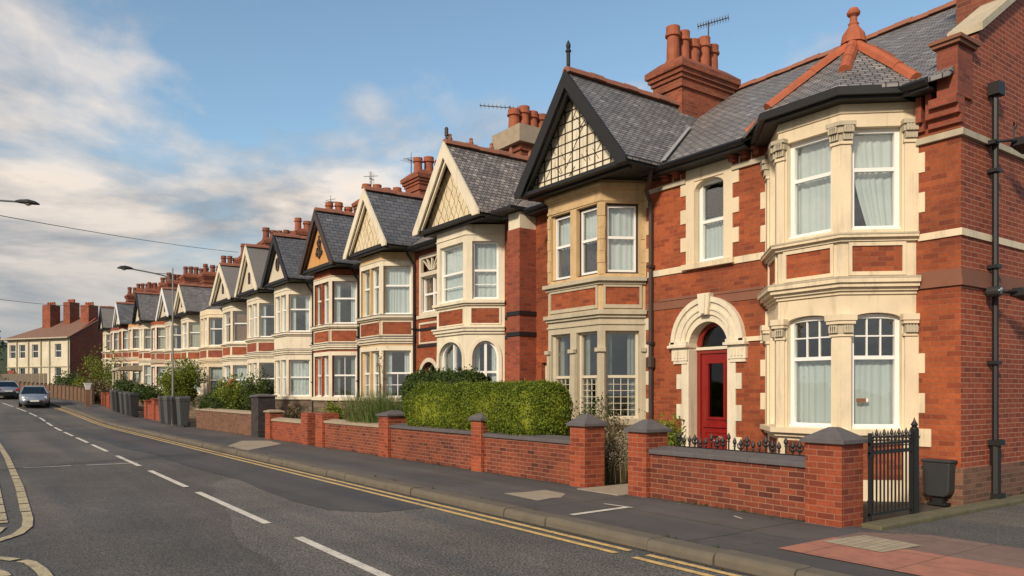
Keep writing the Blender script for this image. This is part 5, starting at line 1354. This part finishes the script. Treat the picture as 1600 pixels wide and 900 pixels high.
# ------------------------------------------------------------ front walls
G_W = 'front garden walls along the pavement'
def pyramid_cap(par, root, x0, x1, y0, y1, z, h=0.19, m='coping_dark', e=0.05):
    c = MB(); c.box(x0-e, x1+e, y0-e, y1+e, z, z+0.045)
    cx, cy = (x0+x1)/2, (y0+y1)/2; q = 0.05 if h > 0.1 else 0.12
    c.hexa([(x0-e,y0-e,z+0.046),(x1+e,y0-e,z+0.046),(x1+e,y1+e,z+0.046),(x0-e,y1+e,z+0.046),(cx-q,cy-q,z+h),(cx+q,cy-q,z+h),(cx+q,cy+q,z+h),(cx-q,cy+q,z+h)])
    c.build('pier_cap', m, par, root, bevel=0.006)
def garden_wall(label, y0, y1, runs, piers, brick='brick_rough', pierm='brick_pier', g=0.0, X=8.42, th=0.23):
    """runs: (ya, yb, height, coping material); piers: (ya, yb, height, depth, cap height, cap material)"""
    root = thing('garden_wall', label, 'wall', (X, (y0+y1)/2, g), G_W)
    for a, b, h, cm in runs:
        w = MB(); w.box(X+0.06, X+0.06+th, a, b, g-0.3, g+h); w.build('wall', brick, root, root)
        if cm:
            c = MB(); yy = a
            while yy < b-0.01:
                z = min(yy+0.9, b); c.hexa([(X+0.02,yy+0.003,g+h),(X+0.10+th,yy+0.003,g+h),(X+0.10+th,z-0.003,g+h),(X+0.02,z-0.003,g+h),(X+0.02,yy+0.003,g+h+0.065),(X+0.10+th,yy+0.003,g+h+0.115),(X+0.10+th,z-0.003,g+h+0.115),(X+0.02,z-0.003,g+h+0.065)]); yy = z
            c.build('coping', cm, root, root, bevel=0.008)
    for a, b, h, dp, ch, cm in piers:
        p = MB(); p.box(X-0.02, X-0.02+dp, a, b, g-0.3, g+h); q = p.build('brick_pier', pierm, root, root)
        if cm: pyramid_cap(q, root, X-0.02, X-0.02+dp, a, b, g+h, ch, cm)
    return root
garden_wall('red brick front wall with slate-dark coping and two pointed pillars before the red door', 5.08, 8.66, [(5.55,8.26,0.66,'coping_dark')], [(5.08,5.56,0.98,0.46,0.19,'coping_dark'),(8.25,8.64,0.98,0.46,0.19,'coping_dark')])
garden_wall('long red brick front wall with pointed pillars in front of the clipped hedge', 9.66, 21.7, [(10.03,12.8,0.70,'coping_dark'),(13.15,16.95,0.72,'coping_dark'),(17.4,21.1,0.70,'coping_pale')],
            [(9.66,10.04,1.02,0.44,0.20,'coping_dark'),(12.79,13.16,1.02,0.42,0.20,'coping_dark'),(16.9,17.42,1.0,0.62,0.14,'coping_dark'),(21.08,21.62,0.98,0.5,0.0,None)])
garden_wall('short orange-red brick wall with pale coping between two plain brick piers', 22.3, 26.3, [(22.75,25.75,0.62,'coping_pale')], [(22.25,22.8,0.96,0.5,0.0,None),(25.7,26.2,0.90,0.45,0.09,'coping_pale')], brick='brick_pier')
garden_wall('rubble-brown low wall ending in a tall black brick pier', 27.0, 36.1, [(27.7,36.0,0.78,'coping_pale')], [(26.95,27.75,1.42,0.6,0.10,'coping_dark')], brick='brick_brown', pierm='brick_black')
garden_wall('bright orange brick wall between the two groups of bins', 42.8, 47.6, [(43.2,47.2,0.85,None)], [(42.8,43.3,1.05,0.5,0.06,'brick_pier'),(44.9,45.5,1.15,0.5,0.06,'brick_pier'),(47.1,47.6,1.05,0.5,0.06,'brick_pier')], brick='brick_pier', g=0.03)
garden_wall('darker orange brick wall just beyond the far bins', 55.6, 62.0, [(55.9,61.8,0.95,None)], [(55.5,56.1,1.15,0.5,0.05,'coping_dark'),(58.6,59.1,1.1,0.5,0.05,'brick_deep'),(61.6,62.2,1.2,0.5,0.05,'brick_black')], brick='brick_orange', g=gz(57), X=8.15)
def plank_fence():
    root = thing('plank_fence', 'long brown fence of upright planks and posts curving along the far pavement', 'fence', (7.5, 70, gz(68)))
    m = MB(); p = MB(); r = MB(); yy = 62.4; k = 0
    while yy < 96:
        x = 8.3+sx(yy); z = gz(yy)
        x2 = 8.3+sx(yy+1.0); z2 = gz(yy+1.0)
        f, l = seg_frame((x,yy),(x2,yy+1.0))
        for j in range(7): m.lbox(f, l*j/7+0.008, l*(j+1)/7-0.008, z-0.1, z+1.02+0.03*((j*5+k*3) % 4), 0, -0.03)
        p.lbox(f, -0.07, 0.07, z-0.1, z+1.16, 0.05, -0.1)
        yy += 1.0; k += 1
    m.build('planks', 'wood_fence', root, root); p.each('post', 'bark', root, root)
plank_fence()
f = MB(); 
for k in range(16): 
    y_ = 84+k*0.5; x = 5.6-k*0.28+0.6; f.box(x, x+0.3, y_, y_+0.05, gz(80), gz(80)+2.0)
tag(f.build('panel_fence', 'coping_pale'), 'grey board fence leading up to the cream block', 'fence')
# small canopy porch far along
def canopy():
    y_ = 62.5; g = gz(y_); root = thing('porch', 'pale arched canopy on thin posts beyond the far bins', 'porch', (9.9, y_, g))
    c = MB(); pts = [(9.0+1.1-1.1*math.cos(R(a)), g+2.45+0.35*math.sin(R(a))) for a in range(0, 181, 15)]
    c.prism([(a, y_-1.6, z) for a, z in pts], [(a, y_+1.6, z) for a, z in pts]); c.build('canopy', 'coping_pale', root, root)
    for q in (-1.4, 0, 1.4):
        p = MB(); p.box(9.1, 9.2, y_+q-0.05, y_+q+0.05, g, g+2.46); p.build('post', 'cream_grey', root, root)
canopy()
# planter / trough white, small
t = MB(); t.lathe((7.05,60.2,gz(60)+1.18), [(0.16,0),(0.30,0.42),(0.34,0.42),(0.34,0.46)], 4, phase=0.5, sy=1.0); 
tag(t.build('planter', 'white_upvc'), 'white tapered planter standing up at the end of the plank fence', 'planter')
w = MB(); w.box(6.9,7.2,60.05,60.35,gz(60),gz(60)+1.18); tag(w.build('gate_post', 'wood_fence'), 'brown wooden post carrying the white planter', 'post')
# white steps and cloth
s = MB(); s.box(8.7,9.5,21.72,22.2,0,0.18); s.box(9.1,9.9,21.72,22.2,0.18,0.36); s.box(9.5,10.5,21.72,22.2,0.36,0.54); tag(s.build('garden_steps', 'slab_cream'), 'pale steps rising between two plain brick piers', 'steps')
def chair():
    root = thing('garden_chair', 'white curved-back garden chair half hidden by the wall and tall grass', 'chair', (9.1, 20.0, 0))
    m = MB(); m.tube([(9.05,19.75,0),(9.05,19.77,0.95),(9.05,19.9,1.12),(9.05,20.1,1.12),(9.05,20.22,0.95),(9.05,20.25,0)], 0.022, 8); m.box(9.06,9.10,19.8,20.2,0.5,1.0); m.build('backrest', 'white_upvc', root, root)
    m = MB(); m.box(9.05,9.5,19.76,20.24,0.42,0.46); m.build('seat', 'white_upvc', root, root)
    for yy in (19.78,20.22): m = MB(); m.tube([(9.48,yy,0),(9.48,yy,0.43)], 0.02, 6); m.build('leg', 'white_upvc', root, root)
chair()

# ------------------------------------------------------------ railings, gate
def railings():
    root = thing('railing', 'row of old black spiked railings with leaf-shaped finials above the wall by the red door', 'railing', (8.95, 6.9, 0))
    m = MB(); x = 9.0
    m.box(x-0.012,x+0.012,5.6,8.2,0.745,0.765); m.box(x-0.012,x+0.012,5.6,8.2,0.40,0.425); m.build('rail', 'black_paint', root, root)
    m = MB(); yy = 5.62; k = 0; random.seed(2)
    while yy < 8.2:
        h = 0.83+0.05*(k % 3 == 0)+random.uniform(-0.03,0.02)
        m.box(x-0.008,x+0.008,yy-0.008,yy+0.008,0.0,h)
        m.lathe((x,yy,h), [(0.008,-0.03),(0.024,-0.02),(0.012,0.0),(0.03,0.03),(0.026,0.06),(0.002,0.11)], 6)
        if k % 4 in (0,1):
            for sg in (-1,1): m.tube([(x,yy,h-0.05),(x,yy+sg*0.045,h-0.02),(x,yy+sg*0.055,h+0.03),(x,yy+sg*0.02,h+0.05)], 0.011, 5)
        yy += 0.105; k += 1
    m.build('spikes', 'black_paint', root, root)
railings()
def gate():
    root = thing('iron_gate', 'black wrought iron gate of upright bars standing open beside the end pillar', 'gate', (8.93, 4.98, 0))
    Y = 5.01; x0, x1 = 8.87, 9.90
    m = MB()
    for z in (0.10, 0.84, 0.95): m.box(x0, x1, Y-0.014, Y+0.014, z, z+0.03)
    m.box(x0-0.0, x0+0.035, Y-0.018, Y+0.018, 0.04, 1.10); m.box(x1-0.035, x1, Y-0.018, Y+0.018, 0.04, 1.10); m.build('gate_frame', 'black_paint', root, root)
    n = 11
    for k in range(n):
        x = x0+0.035+(x1-x0-0.07)*(k+0.5)/n; h = 1.02+0.03*(k % 2); b = MB(); b.tube([(x,Y,0.10),(x,Y,h)], 0.0125, 6)
        b.lathe((x,Y,h), [(0.010,-0.02),(0.022,-0.005),(0.012,0.01),(0.024,0.035),(0.002,0.10)], 6)
        b.build('bar', 'black_paint', root, root)
    b = MB(); 
    for k in range(n-1):
        x = x0+0.035+(x1-x0-0.07)*(k+1)/n; b.tube([(x+0.03*math.cos(a*0.6283), Y, 0.905+0.03*math.sin(a*0.6283)) for a in range(11)], 0.006, 5)
    b.build('scrolls', 'black_paint', root, root)
    p = MB(); p.box(9.90,9.98,Y-0.04,Y+0.04,-0.1,1.12); p.lathe((9.94,Y,1.12), [(0.05,0),(0.05,0.02),(0.03,0.03),(0.045,0.06),(0.02,0.10),(0.002,0.15)], 8); p.build('gate_post', 'black_paint', root, root)
    p = MB(); p.box(8.86,8.95,Y-0.02,Y+0.02,0.25,0.29); p.box(8.86,8.95,Y-0.02,Y+0.02,0.80,0.84); p.each('hinge', 'black_paint', root, root)
gate()
def wall_bin():
    root = thing('litter_bin', 'dark grey round-bottomed plastic bin against the end house corner', 'bin', (11.15, 5.42, 0))
    m = MB(); z0 = 0.12; F = Frame((11.16, 5.14), (0,1), (-1,0))
    pts = [(0.0,0.60),(0.015,0.20),(0.03,0.15),(0.08,0.12),(0.30,0.12),(0.35,0.15),(0.365,0.20),(0.38,0.60)]
    m.lprism(F, pts, 0, -0.20); m.build('body', 'plastic_grey', root, root, bevel=0.015)
    m = MB(); m.lbox(F, -0.015, 0.395, 0.60, 0.64, 0.015, -0.22); m.build('lid', 'plastic_grey', root, root, bevel=0.012)
    m = MB(); m.lbox(F, 0.12, 0.26, 0.0, 0.13, -0.05, -0.17); m.lbox(F, 0.06, 0.32, 0.0, 0.03, -0.02, -0.19); m.build('foot', 'black_paint', root, root)
wall_bin()
# ------------------------------------------------------------ wheelie bins
def wheelie(loc, label, group, bm_='bin_plastic'):
    root = thing('wheelie_bin', label, 'bin', loc, group); x, y, g = loc
    m = MB(); m.hexa([(x-.23,y-.24,g+.05),(x+.23,y-.24,g+.05),(x+.23,y+.24,g+.05),(x-.23,y+.24,g+.05),(x-.33,y-.29,g+1.02),(x+.33,y-.29,g+1.02),(x+.33,y+.29,g+1.02),(x-.33,y+.29,g+1.02)])
    m.box(x-.345,x+.345,y-.305,y+.305,g+0.96,g+1.03); m.build('body', bm_, root, root, bevel=0.02)
    m = MB(); m.hexa([(x-.37,y-.32,g+1.035),(x+.37,y-.32,g+1.035),(x+.37,y+.32,g+1.035),(x-.37,y+.32,g+1.035),(x-.33,y-.28,g+1.12),(x+.33,y-.28,g+1.15),(x+.33,y+.28,g+1.15),(x-.33,y+.28,g+1.12)]); m.build('lid', bm_, root, root, bevel=0.02)
    m = MB(); m.tube([(x+.40,y-.25,g+1.02),(x+.40,y+.25,g+1.02)], 0.02, 8); m.build('handle', 'bin_plastic', root, root)
    for s in (-1,1): m = MB(); m.tube([(x+.24,y+s*.25,g+.1),(x+.24,y+s*.31,g+.1)], 0.1, 14); m.build('wheel', 'tyre', root, root)
    return root
def dup(root, loc, label):
    r = root.copy(); COL.objects.link(r); r.location = loc; r['label'] = label
    for ch in list(root.children):
        c = ch.copy(); COL.objects.link(c); c.parent = r
    return r
B1 = ['nearest bin of the near group, beside the rubble-brown wall', 'second bin from the rubble-brown wall in the near group', 'third bin from the rubble-brown wall in the near group', 'last bin of the near group, next to the bright orange wall']
b0 = wheelie((8.12, 36.9, 0.0), 'dark grey wheelie bin, '+B1[0], 'near group of wheelie bins'); b0.rotation_euler[2] = 0.05; b0.scale = (0.72,1,1.22)
b1 = wheelie((8.02+sx(48.6)*0.5, 48.6, gz(48.6)), 'almost black wheelie bin, nearest bin of the far group beyond the bright orange wall', 'far group of wheelie bins', 'plastic_grey'); b1.scale = (0.72,1,1.22)
for k in range(1, 4): q = dup(b1 if k == 1 else b0, (8.12+0.03*k, 36.9+1.5*k, 0.0), ('almost black wheelie bin, ' if k == 1 else 'dark grey wheelie bin, ')+B1[k]); q['group'] = 'near group of wheelie bins'; q.rotation_euler[2] = 0.08*(-1)**k
B2 = ['nearest bin of the far group beyond the bright orange wall', 'second nearest bin of the far group beyond the bright orange wall', 'third nearest bin of the far group beyond the bright orange wall', 'fourth nearest bin of the far group beyond the bright orange wall', 'farthest bin of the far group, next to the darker orange wall']
for k in range(1, 5):
    q = dup(b1 if k in (3,) else b0, (8.02+sx(49+1.5*k)*0.5, 48.6+1.6*k, gz(48.6+1.6*k)), ('almost black wheelie bin, ' if k == 3 else 'grey wheelie bin, ')+B2[k]); q['group'] = 'far group of wheelie bins'

# ------------------------------------------------------------ lamps, wires, aerials
def street_lamp(label, base, h, arm, dirv, mast_extra=0.3, hs=0.62):
    root = thing('street_lamp', label, 'street lamp', base, 'street lamps')
    x, y, g = base; d = Vector((dirv[0], dirv[1], 0)).normalized()
    m = MB(); m.tube([(x,y,g),(x,y,g+1.2),(x,y,g+1.25),(x,y,g+h+mast_extra)], 0.06, 10, taper=[1.2,1.2,0.8,0.5]); m.build('pole', 'galv', root, root)
    a = MB(); p = Vector((x,y,g+h)); a.tube([p-Vector((0,0,0.35)), p+d*0.35-Vector((0,0,0.1)), p+d*0.9, p+d*arm+Vector((0,0,0.12))], 0.035, 8); a.tube([p, p+d*0.9], 0.02, 6); a.build('arm', 'galv', root, root)
    hd = MB(); q = p+d*arm+Vector((0,0,0.12)); sd = Vector((-d.y, d.x, 0)); R_ = []
    for t, w, zt, zb in ((-0.12,0.04,0.04,-0.03),(0.0,0.07,0.09,-0.05),(0.22,0.12,0.13,-0.06),(0.42,0.11,0.09,-0.05),(0.55,0.05,0.0,-0.04)):
        c = q+d*t*hs/0.62; R_.append([tuple(c+sd*w*math.cos(R(a_))+Vector((0,0,(zt if math.sin(R(a_)) > 0 else -zb)*math.sin(R(a_))))) for a_ in range(0,360,30)])
    for a_, b_ in zip(R_[:-1], R_[1:]): hd.prism(a_, b_)
    hd.build('lamp_head', 'plastic_grey', root, root, smooth=False)
    l = MB(); c = q+d*0.26; l.lathe((c.x,c.y,c.z-0.10), [(0.05,0.0),(0.10,0.03),(0.10,0.05)], 12); l.build('lens', 'coping_pale', root, root)
street_lamp('galvanised street lamp with long arm reaching over the road before the middle houses', (8.25, 39.6, 0), 7.25, 1.85, (-1, 0.05))
street_lamp('street lamp whose dark head hangs in from the left edge of the photo', (-1.6, 33.2, 0), 8.35, 3.3, (1, -0.07), hs=0.7)
def wire(name, label, a, b, sag, r=0.014):
    m = MB(); a, b = Vector(a), Vector(b); m.tube([a+(b-a)*t-Vector((0,0,sag*4*t*(1-t))) for t in [i/24 for i in range(25)]], r, 5); tag(m.build(name, 'black_paint'), label, 'wire')
wire('overhead_wire', 'overhead wire sagging from the left edge to the roofs in the middle of the terrace', (-2.6,18.8,5.5), (11.6,40.5,8.8), 0.15, 0.010)
wire('overhead_wire', 'lower overhead wire from the left edge to the far end of the terrace', (-4.0,40,6.3), (11.0,84,9.9), 0.4, 0.016)
tag(MB().tube([(-2.6,18.8,-0.2),(-2.6,18.8,5.8)], 0.12, 10).build('telegraph_pole', 'bark'), 'brown wooden telegraph pole just outside the left edge', 'pole')
tag(MB().tube([(-4.0,40,-0.2),(-4.0,40,7.2)], 0.12, 10).build('telegraph_pole', 'bark'), 'brown wooden telegraph pole further up the left side', 'pole')
G_A = 'television aerials on the chimneys'
def aerial(label, base, h, kind=0, rot=0.0, L_=1.0):
    root = thing('tv_aerial', label, 'aerial', base, G_A); x, y, z = base
    m = MB(); m.tube([(x,y,z),(x,y,z+h)], 0.018, 6); m.build('mast', 'bin_plastic', root, root)
    d = Vector((math.cos(rot), math.sin(rot), 0.12)).normalized(); s = d.cross(Vector((0,0,1))).normalized(); c = Vector((x,y,z+h-0.05))
    m = MB(); m.tube([c-d*L_*0.35, c+d*L_*0.65], 0.014, 6)
    n = 12 if kind == 0 else 5
    for k in range(n):
        p = c+d*L_*(-0.33+0.96*k/(n-1)); e = (0.13 if kind == 0 else 0.28)
        ax = s if kind != 2 else Vector((0,0,1)); m.tube([p-ax*e, p+ax*e], 0.006, 4)
        if kind == 0: m.tube([p-Vector((0,0,0.10)), p+Vector((0,0,0.10))], 0.006, 4)
    if kind: m.tube([c-s*0.3+Vector((0,0,.1)), c+s*0.3+Vector((0,0,.1))], 0.012, 5); m.tube([c-Vector((0,0,.25)), c+Vector((0,0,.3))], 0.01, 5)
    m.build('antenna', 'bin_plastic', root, root)
aerial('bristly black aerial on the five-pot chimney above the slit window', (14.75,12.4,9.3), 1.3, 0, -1.0, 0.75)
aerial('long horizontal aerial on the chimney with the metal cowl', (13.5,18.95,9.2), 1.05, 0, 2.4, 1.45)
aerial('crossed aerial behind the cream gable of cracked-pattern panel and grey-cream bay', (13.2,24.7,8.9), 1.1, 1, 0.6, 0.8)
aerial('small thin aerial above the ochre gable', (13.5,28.7,9.4), 0.9, 2, 0.8, 0.6)
aerial('thin aerial further along above the medallion gable', (13.5,32.9,9.4), 0.8, 1, 0.4, 0.5)

# ------------------------------------------------------------ cars
def car(label, loc, rot, front=True):
    root = thing('parked_car', label, 'car', loc, 'silver cars in the distance')
    T = Matrix.Translation(Vector(loc)) @ Matrix.Rotation(rot, 4, 'Z')
    def fin(mb, name, m, par=None, smooth=False, bevel=0): 
        mb.v = [tuple(T @ Vector(v)) for v in mb.v]; o = mb.build(name, m, par or root, root, smooth=smooth, bevel=bevel); return o
    # profile stations along x (nose at +x): x, half width low, half width belt, z low, z belt
    b = MB(); st = [(-2.18,0.70,0.72,0.38,0.80),(-2.05,0.80,0.80,0.24,0.92),(-1.5,0.87,0.84,0.20,0.95),(-0.6,0.89,0.86,0.20,0.93),(0.6,0.89,0.86,0.20,0.92),(1.15,0.88,0.83,0.20,0.88),(1.75,0.85,0.76,0.22,0.78),(2.08,0.74,0.62,0.28,0.66),(2.2,0.55,0.48,0.36,0.55)]
    loops = []
    for x, wl, wb, z0, z1 in st:
        h = z1-z0; loops.append([(x,-wl*0.92,z0),(x,-wl,z0+h*0.3),(x,-wl*1.0,z0+h*0.62),(x,-wb,z1-0.06),(x,-wb*0.85,z1),(x,0,z1+0.025),(x,wb*0.85,z1),(x,wb,z1-0.06),(x,wl,z0+h*0.62),(x,wl,z0+h*0.3),(x,wl*0.92,z0)])
    n = len(loops[0]); o = len(b.v)
    for l in loops: b.v += l
    for i in range(len(loops)-1):
        for k in range(n): a = o+i*n+k; c = o+i*n+(k+1) % n; b.f.append((a, c, c+n, a+n))
    b.f += [tuple(o+k for k in range(n)), tuple(o+(len(loops)-1)*n+k for k in range(n))]
    fin(b, 'body', 'car_silver', smooth=True)
    c = MB(); gh = [(-1.95,0.76,0.93),(-1.25,0.60,1.36),(-0.3,0.60,1.43),(0.35,0.60,1.38),(1.2,0.78,0.91)]
    lp = [[(x,-w,z-0.0),(x,-w*0.7,z+0.02),(x,w*0.7,z+0.02),(x,w,z)] for x, w, z in gh]; base = [[(x,-0.80,0.88),(x,0.80,0.88)] for x, w, z in gh]
    for i in range(4):
        A, B = lp[i], lp[i+1]; 
        if i in (1,2): c.prism([A[0],A[1],A[2],A[3],(A[3][0],A[3][1],A[3][2]-0.05),(A[0][0],A[0][1],A[0][2]-0.05)], [B[0],B[1],B[2],B[3],(B[3][0],B[3][1],B[3][2]-0.05),(B[0][0],B[0][1],B[0][2]-0.05)])
    for sg in (-1,1):
        for (x1,z1,w1,x2,z2,w2) in ((1.2,0.91,0.78,0.35,1.37,0.60),(-1.95,0.93,0.76,-1.25,1.35,0.60)): c.tube([(x1,sg*w1,z1),(x2,sg*w2,z2)], 0.035, 6)
        c.tube([(-0.25,sg*0.82,0.92),(-0.25,sg*0.61,1.39)], 0.035, 6)
    fin(c, 'roof', 'car_silver')
    w = MB(); P = [(1.17,-0.76,0.93),(1.17,0.76,0.93),(0.36,0.58,1.36),(0.36,-0.58,1.36)]; w.prism(P, [(a-0.03,b_,c_-0.02) for a,b_,c_ in P]); fin(w, 'windscreen', 'glass_dark')
    w = MB(); P = [(-1.92,-0.74,0.95),(-1.92,0.74,0.95),(-1.26,0.58,1.34),(-1.26,-0.58,1.34)]; w.prism(P, [(a+0.03,b_,c_-0.02) for a,b_,c_ in P]); fin(w, 'rear_window', 'glass_dark')
    for sg in (-1,1):
        w = MB(); P = [(1.1,sg*0.80,0.93),(-1.8,sg*0.79,0.95),(-1.22,sg*0.61,1.34),(0.32,sg*0.61,1.35)]; w.prism(P, [(a,b_-sg*0.02,c_) for a,b_,c_ in P]); fin(w, 'side_window', 'glass_dark')
        w = MB(); w.box(0.85,1.0,min(sg*0.88,sg*1.04),max(sg*0.88,sg*1.04),0.93,1.05); fin(w, 'wing_mirror', 'car_silver', bevel=0.02)
        for x in (-1.32,1.35):
            w = MB(); w.tube([(x,sg*0.70,0.32),(x,sg*0.90,0.32)], 0.32, 20); q = fin(w, 'wheel', 'tyre'); w = MB(); w.tube([(x,sg*0.885,0.32),(x,sg*0.91,0.32)], 0.2, 14); fin(w, 'rim', 'chrome', q)
        w = MB(); w.hexa([(1.98,sg*0.42,0.52),(2.20,sg*0.42,0.52),(2.05,sg*0.72,0.55),(1.9,sg*0.72,0.55),(1.9,sg*0.42,0.68),(2.12,sg*0.42,0.64),(1.98,sg*0.70,0.70),(1.85,sg*0.72,0.72)]); fin(w, 'headlight', 'white_upvc')
        w = MB(); w.box(-2.19,-2.08,min(sg*0.50,sg*0.74),max(sg*0.50,sg*0.74),0.66,0.82); fin(w, 'tail_light', 'petal_red', bevel=0.01)
    w = MB(); w.box(2.12,2.235,-0.45,0.45,0.24,0.44); fin(w, 'bumper', 'car_black', bevel=0.02); w = MB(); w.box(-2.22,-2.1,-0.68,0.68,0.28,0.52); fin(w, 'bumper', 'car_black', bevel=0.02)
    w = MB(); w.box(2.236,2.25,-0.26,0.26,0.36,0.47); fin(w, 'number_plate', 'plate_white')
    w = MB(); w.box(-2.236,-2.2,-0.26,0.26,0.56,0.67); fin(w, 'number_plate', 'plate_white')
    return root
car('silver car facing the camera on the right-hand side of the road by the far kerb', (4.05, 62.5, gz(62.5)+ZR), R(-93))
car('silver car further off at the left edge of the photo', (2.75, 74.5, gz(74.5)+ZR), R(96))

def notice():
    f, l = seg_frame((XF, 5.72), (10.6, 6.42)); m = MB(); m.lbox(f, 0.66, 0.80, 1.44, 1.50, -0.138, -0.142); a = m.build('card', 'brown_string')
    m = MB(); m.lbox(f, 0.63, 0.66, 1.45, 1.50, -0.137, -0.142); 
    b = m.build('card', 'plate_white'); r = thing('notice_card', 'small brown and white card stuck inside the lower bay window of the end house', 'notice', (10.9, 6.1, 1.45)); 
    for o in (a, b): o.data.transform(Matrix.Translation(-Vector(r.location))); o.parent = r
notice()
# ------------------------------------------------------------ light, sky, camera
def sky():
    w = bpy.data.worlds.new('World'); sc.world = w; w.use_nodes = True; nt = w.node_tree; nt.nodes.clear()
    out = N(nt, 'ShaderNodeOutputWorld'); bg = N(nt, 'ShaderNodeBackground'); bg.inputs[1].default_value = SKY_STR
    st = N(nt, 'ShaderNodeTexSky', sky_type='NISHITA'); st.sun_disc = False; st.sun_elevation = R(SUN_EL); st.sun_rotation = R(SUN_AZ); st.dust_density = 1.5; st.ozone_density = 1.3; st.air_density = 1.0
    tc = N(nt, 'ShaderNodeTexCoord'); sp = N(nt, 'ShaderNodeSeparateXYZ'); L(nt, tc.outputs['Generated'], sp.inputs[0])
    x, y, z = sp.outputs
    zz = mth(nt, 'ADD', mth(nt, 'MAXIMUM', z, 0.0), 0.16)
    cb = N(nt, 'ShaderNodeCombineXYZ'); L(nt, mth(nt, 'DIVIDE', x, zz), cb.inputs[0]); L(nt, mth(nt, 'DIVIDE', y, zz), cb.inputs[1])
    n1 = N(nt, 'ShaderNodeTexNoise'); n1.inputs['Scale'].default_value = 1.25; n1.inputs['Detail'].default_value = 9; n1.inputs['Roughness'].default_value = 0.56; n1.inputs['Distortion'].default_value = 0.25
    mp = N(nt, 'ShaderNodeMapping'); L(nt, cb.outputs[0], mp.inputs[0]); mp.inputs['Location'].default_value = CLOUD_OFF; mp.inputs['Rotation'].default_value = (0,0,R(-20)); mp.inputs['Scale'].default_value = (1.0,1.0,1); L(nt, mp.outputs[0], n1.inputs['Vector'])
    # more cloud low down and towards the far end of the street
    az = mth(nt, 'ARCTAN2', x, y)
    bias = mth(nt, 'ADD', mth(nt, 'MULTIPLY', az, -0.22), mth(nt, 'MULTIPLY', z, -0.42))
    dens = mth(nt, 'ADD', mth(nt, 'ADD', n1.outputs['Fac'], bias), CLOUD_B)
    f = ramp(nt, dens, [(0.42, 0.0), (0.52, 0.55), (0.66, 0.95)])
    # shading: second look slightly higher up gives lit tops and grey undersides
    ad = N(nt, 'ShaderNodeVectorMath', operation='ADD'); L(nt, mp.outputs[0], ad.inputs[0]); ad.inputs[1].default_value = (0.10,-0.22,0)
    n2 = N(nt, 'ShaderNodeTexNoise'); n2.inputs['Scale'].default_value = 1.25; n2.inputs['Detail'].default_value = 7; n2.inputs['Roughness'].default_value = 0.56; n2.inputs['Distortion'].default_value = 0.25; L(nt, ad.outputs[0], n2.inputs['Vector'])
    sh = mth(nt, 'MULTIPLY_ADD', mth(nt, 'SUBTRACT', n1.outputs['Fac'], n2.outputs['Fac']), 4.6, 0.5, clamp=True)
    cc = mixc(nt, sh, CLOUD_D, CLOUD_L)
    low = ramp(nt, z, [(0.05, 0.85), (0.16, 0.35), (0.26, 0.0)])
    cc = mixc(nt, low, cc, CLOUD_H)
    tint = mixc(nt, 1.0, st.outputs[0], SKY_TINT, 'MULTIPLY')
    col = mixc(nt, f, tint, cc)
    L(nt, col, bg.inputs[0]); L(nt, bg.outputs[0], out.inputs[0])
SUN_EL, SUN_AZ, SKY_STR = 29, 246, 0.12
CLOUD_OFF = (3.1, 1.7, 0.4); CLOUD_B = 0.25
CLOUD_L = (7.6, 6.5, 5.5); CLOUD_D = (2.3, 2.45, 2.7); CLOUD_H = (2.7, 2.85, 3.1); SKY_TINT = (1.32, 1.42, 1.32)
sky()
sl = bpy.data.lights.new('sun', 'SUN'); sl.energy = 3.5; sl.angle = R(6); sl.color = (1.0, 0.86, 0.68)
so = bpy.data.objects.new('sun', sl); COL.objects.link(so)
az, el = R(SUN_AZ), R(SUN_EL); d = Vector((math.sin(az)*math.cos(el), math.cos(az)*math.cos(el), math.sin(el)))
so.rotation_euler = (-d).to_track_quat('-Z', 'Y').to_euler()
cam = bpy.data.cameras.new('camera'); co = bpy.data.objects.new('camera', cam); COL.objects.link(co); sc.camera = co
cam.lens = 27; cam.sensor_width = 36; cam.shift_y = 0.10125; cam.clip_end = 5000; cam.clip_start = 0.05
co.location = (0, 0, 1.6); co.rotation_euler = (R(90), 0, R(-35.6))
vs = sc.view_settings; vs.view_transform = 'Standard'; vs.look = 'None'; vs.exposure = 0.14; vs.gamma = 1.0; vs.use_curve_mapping = False
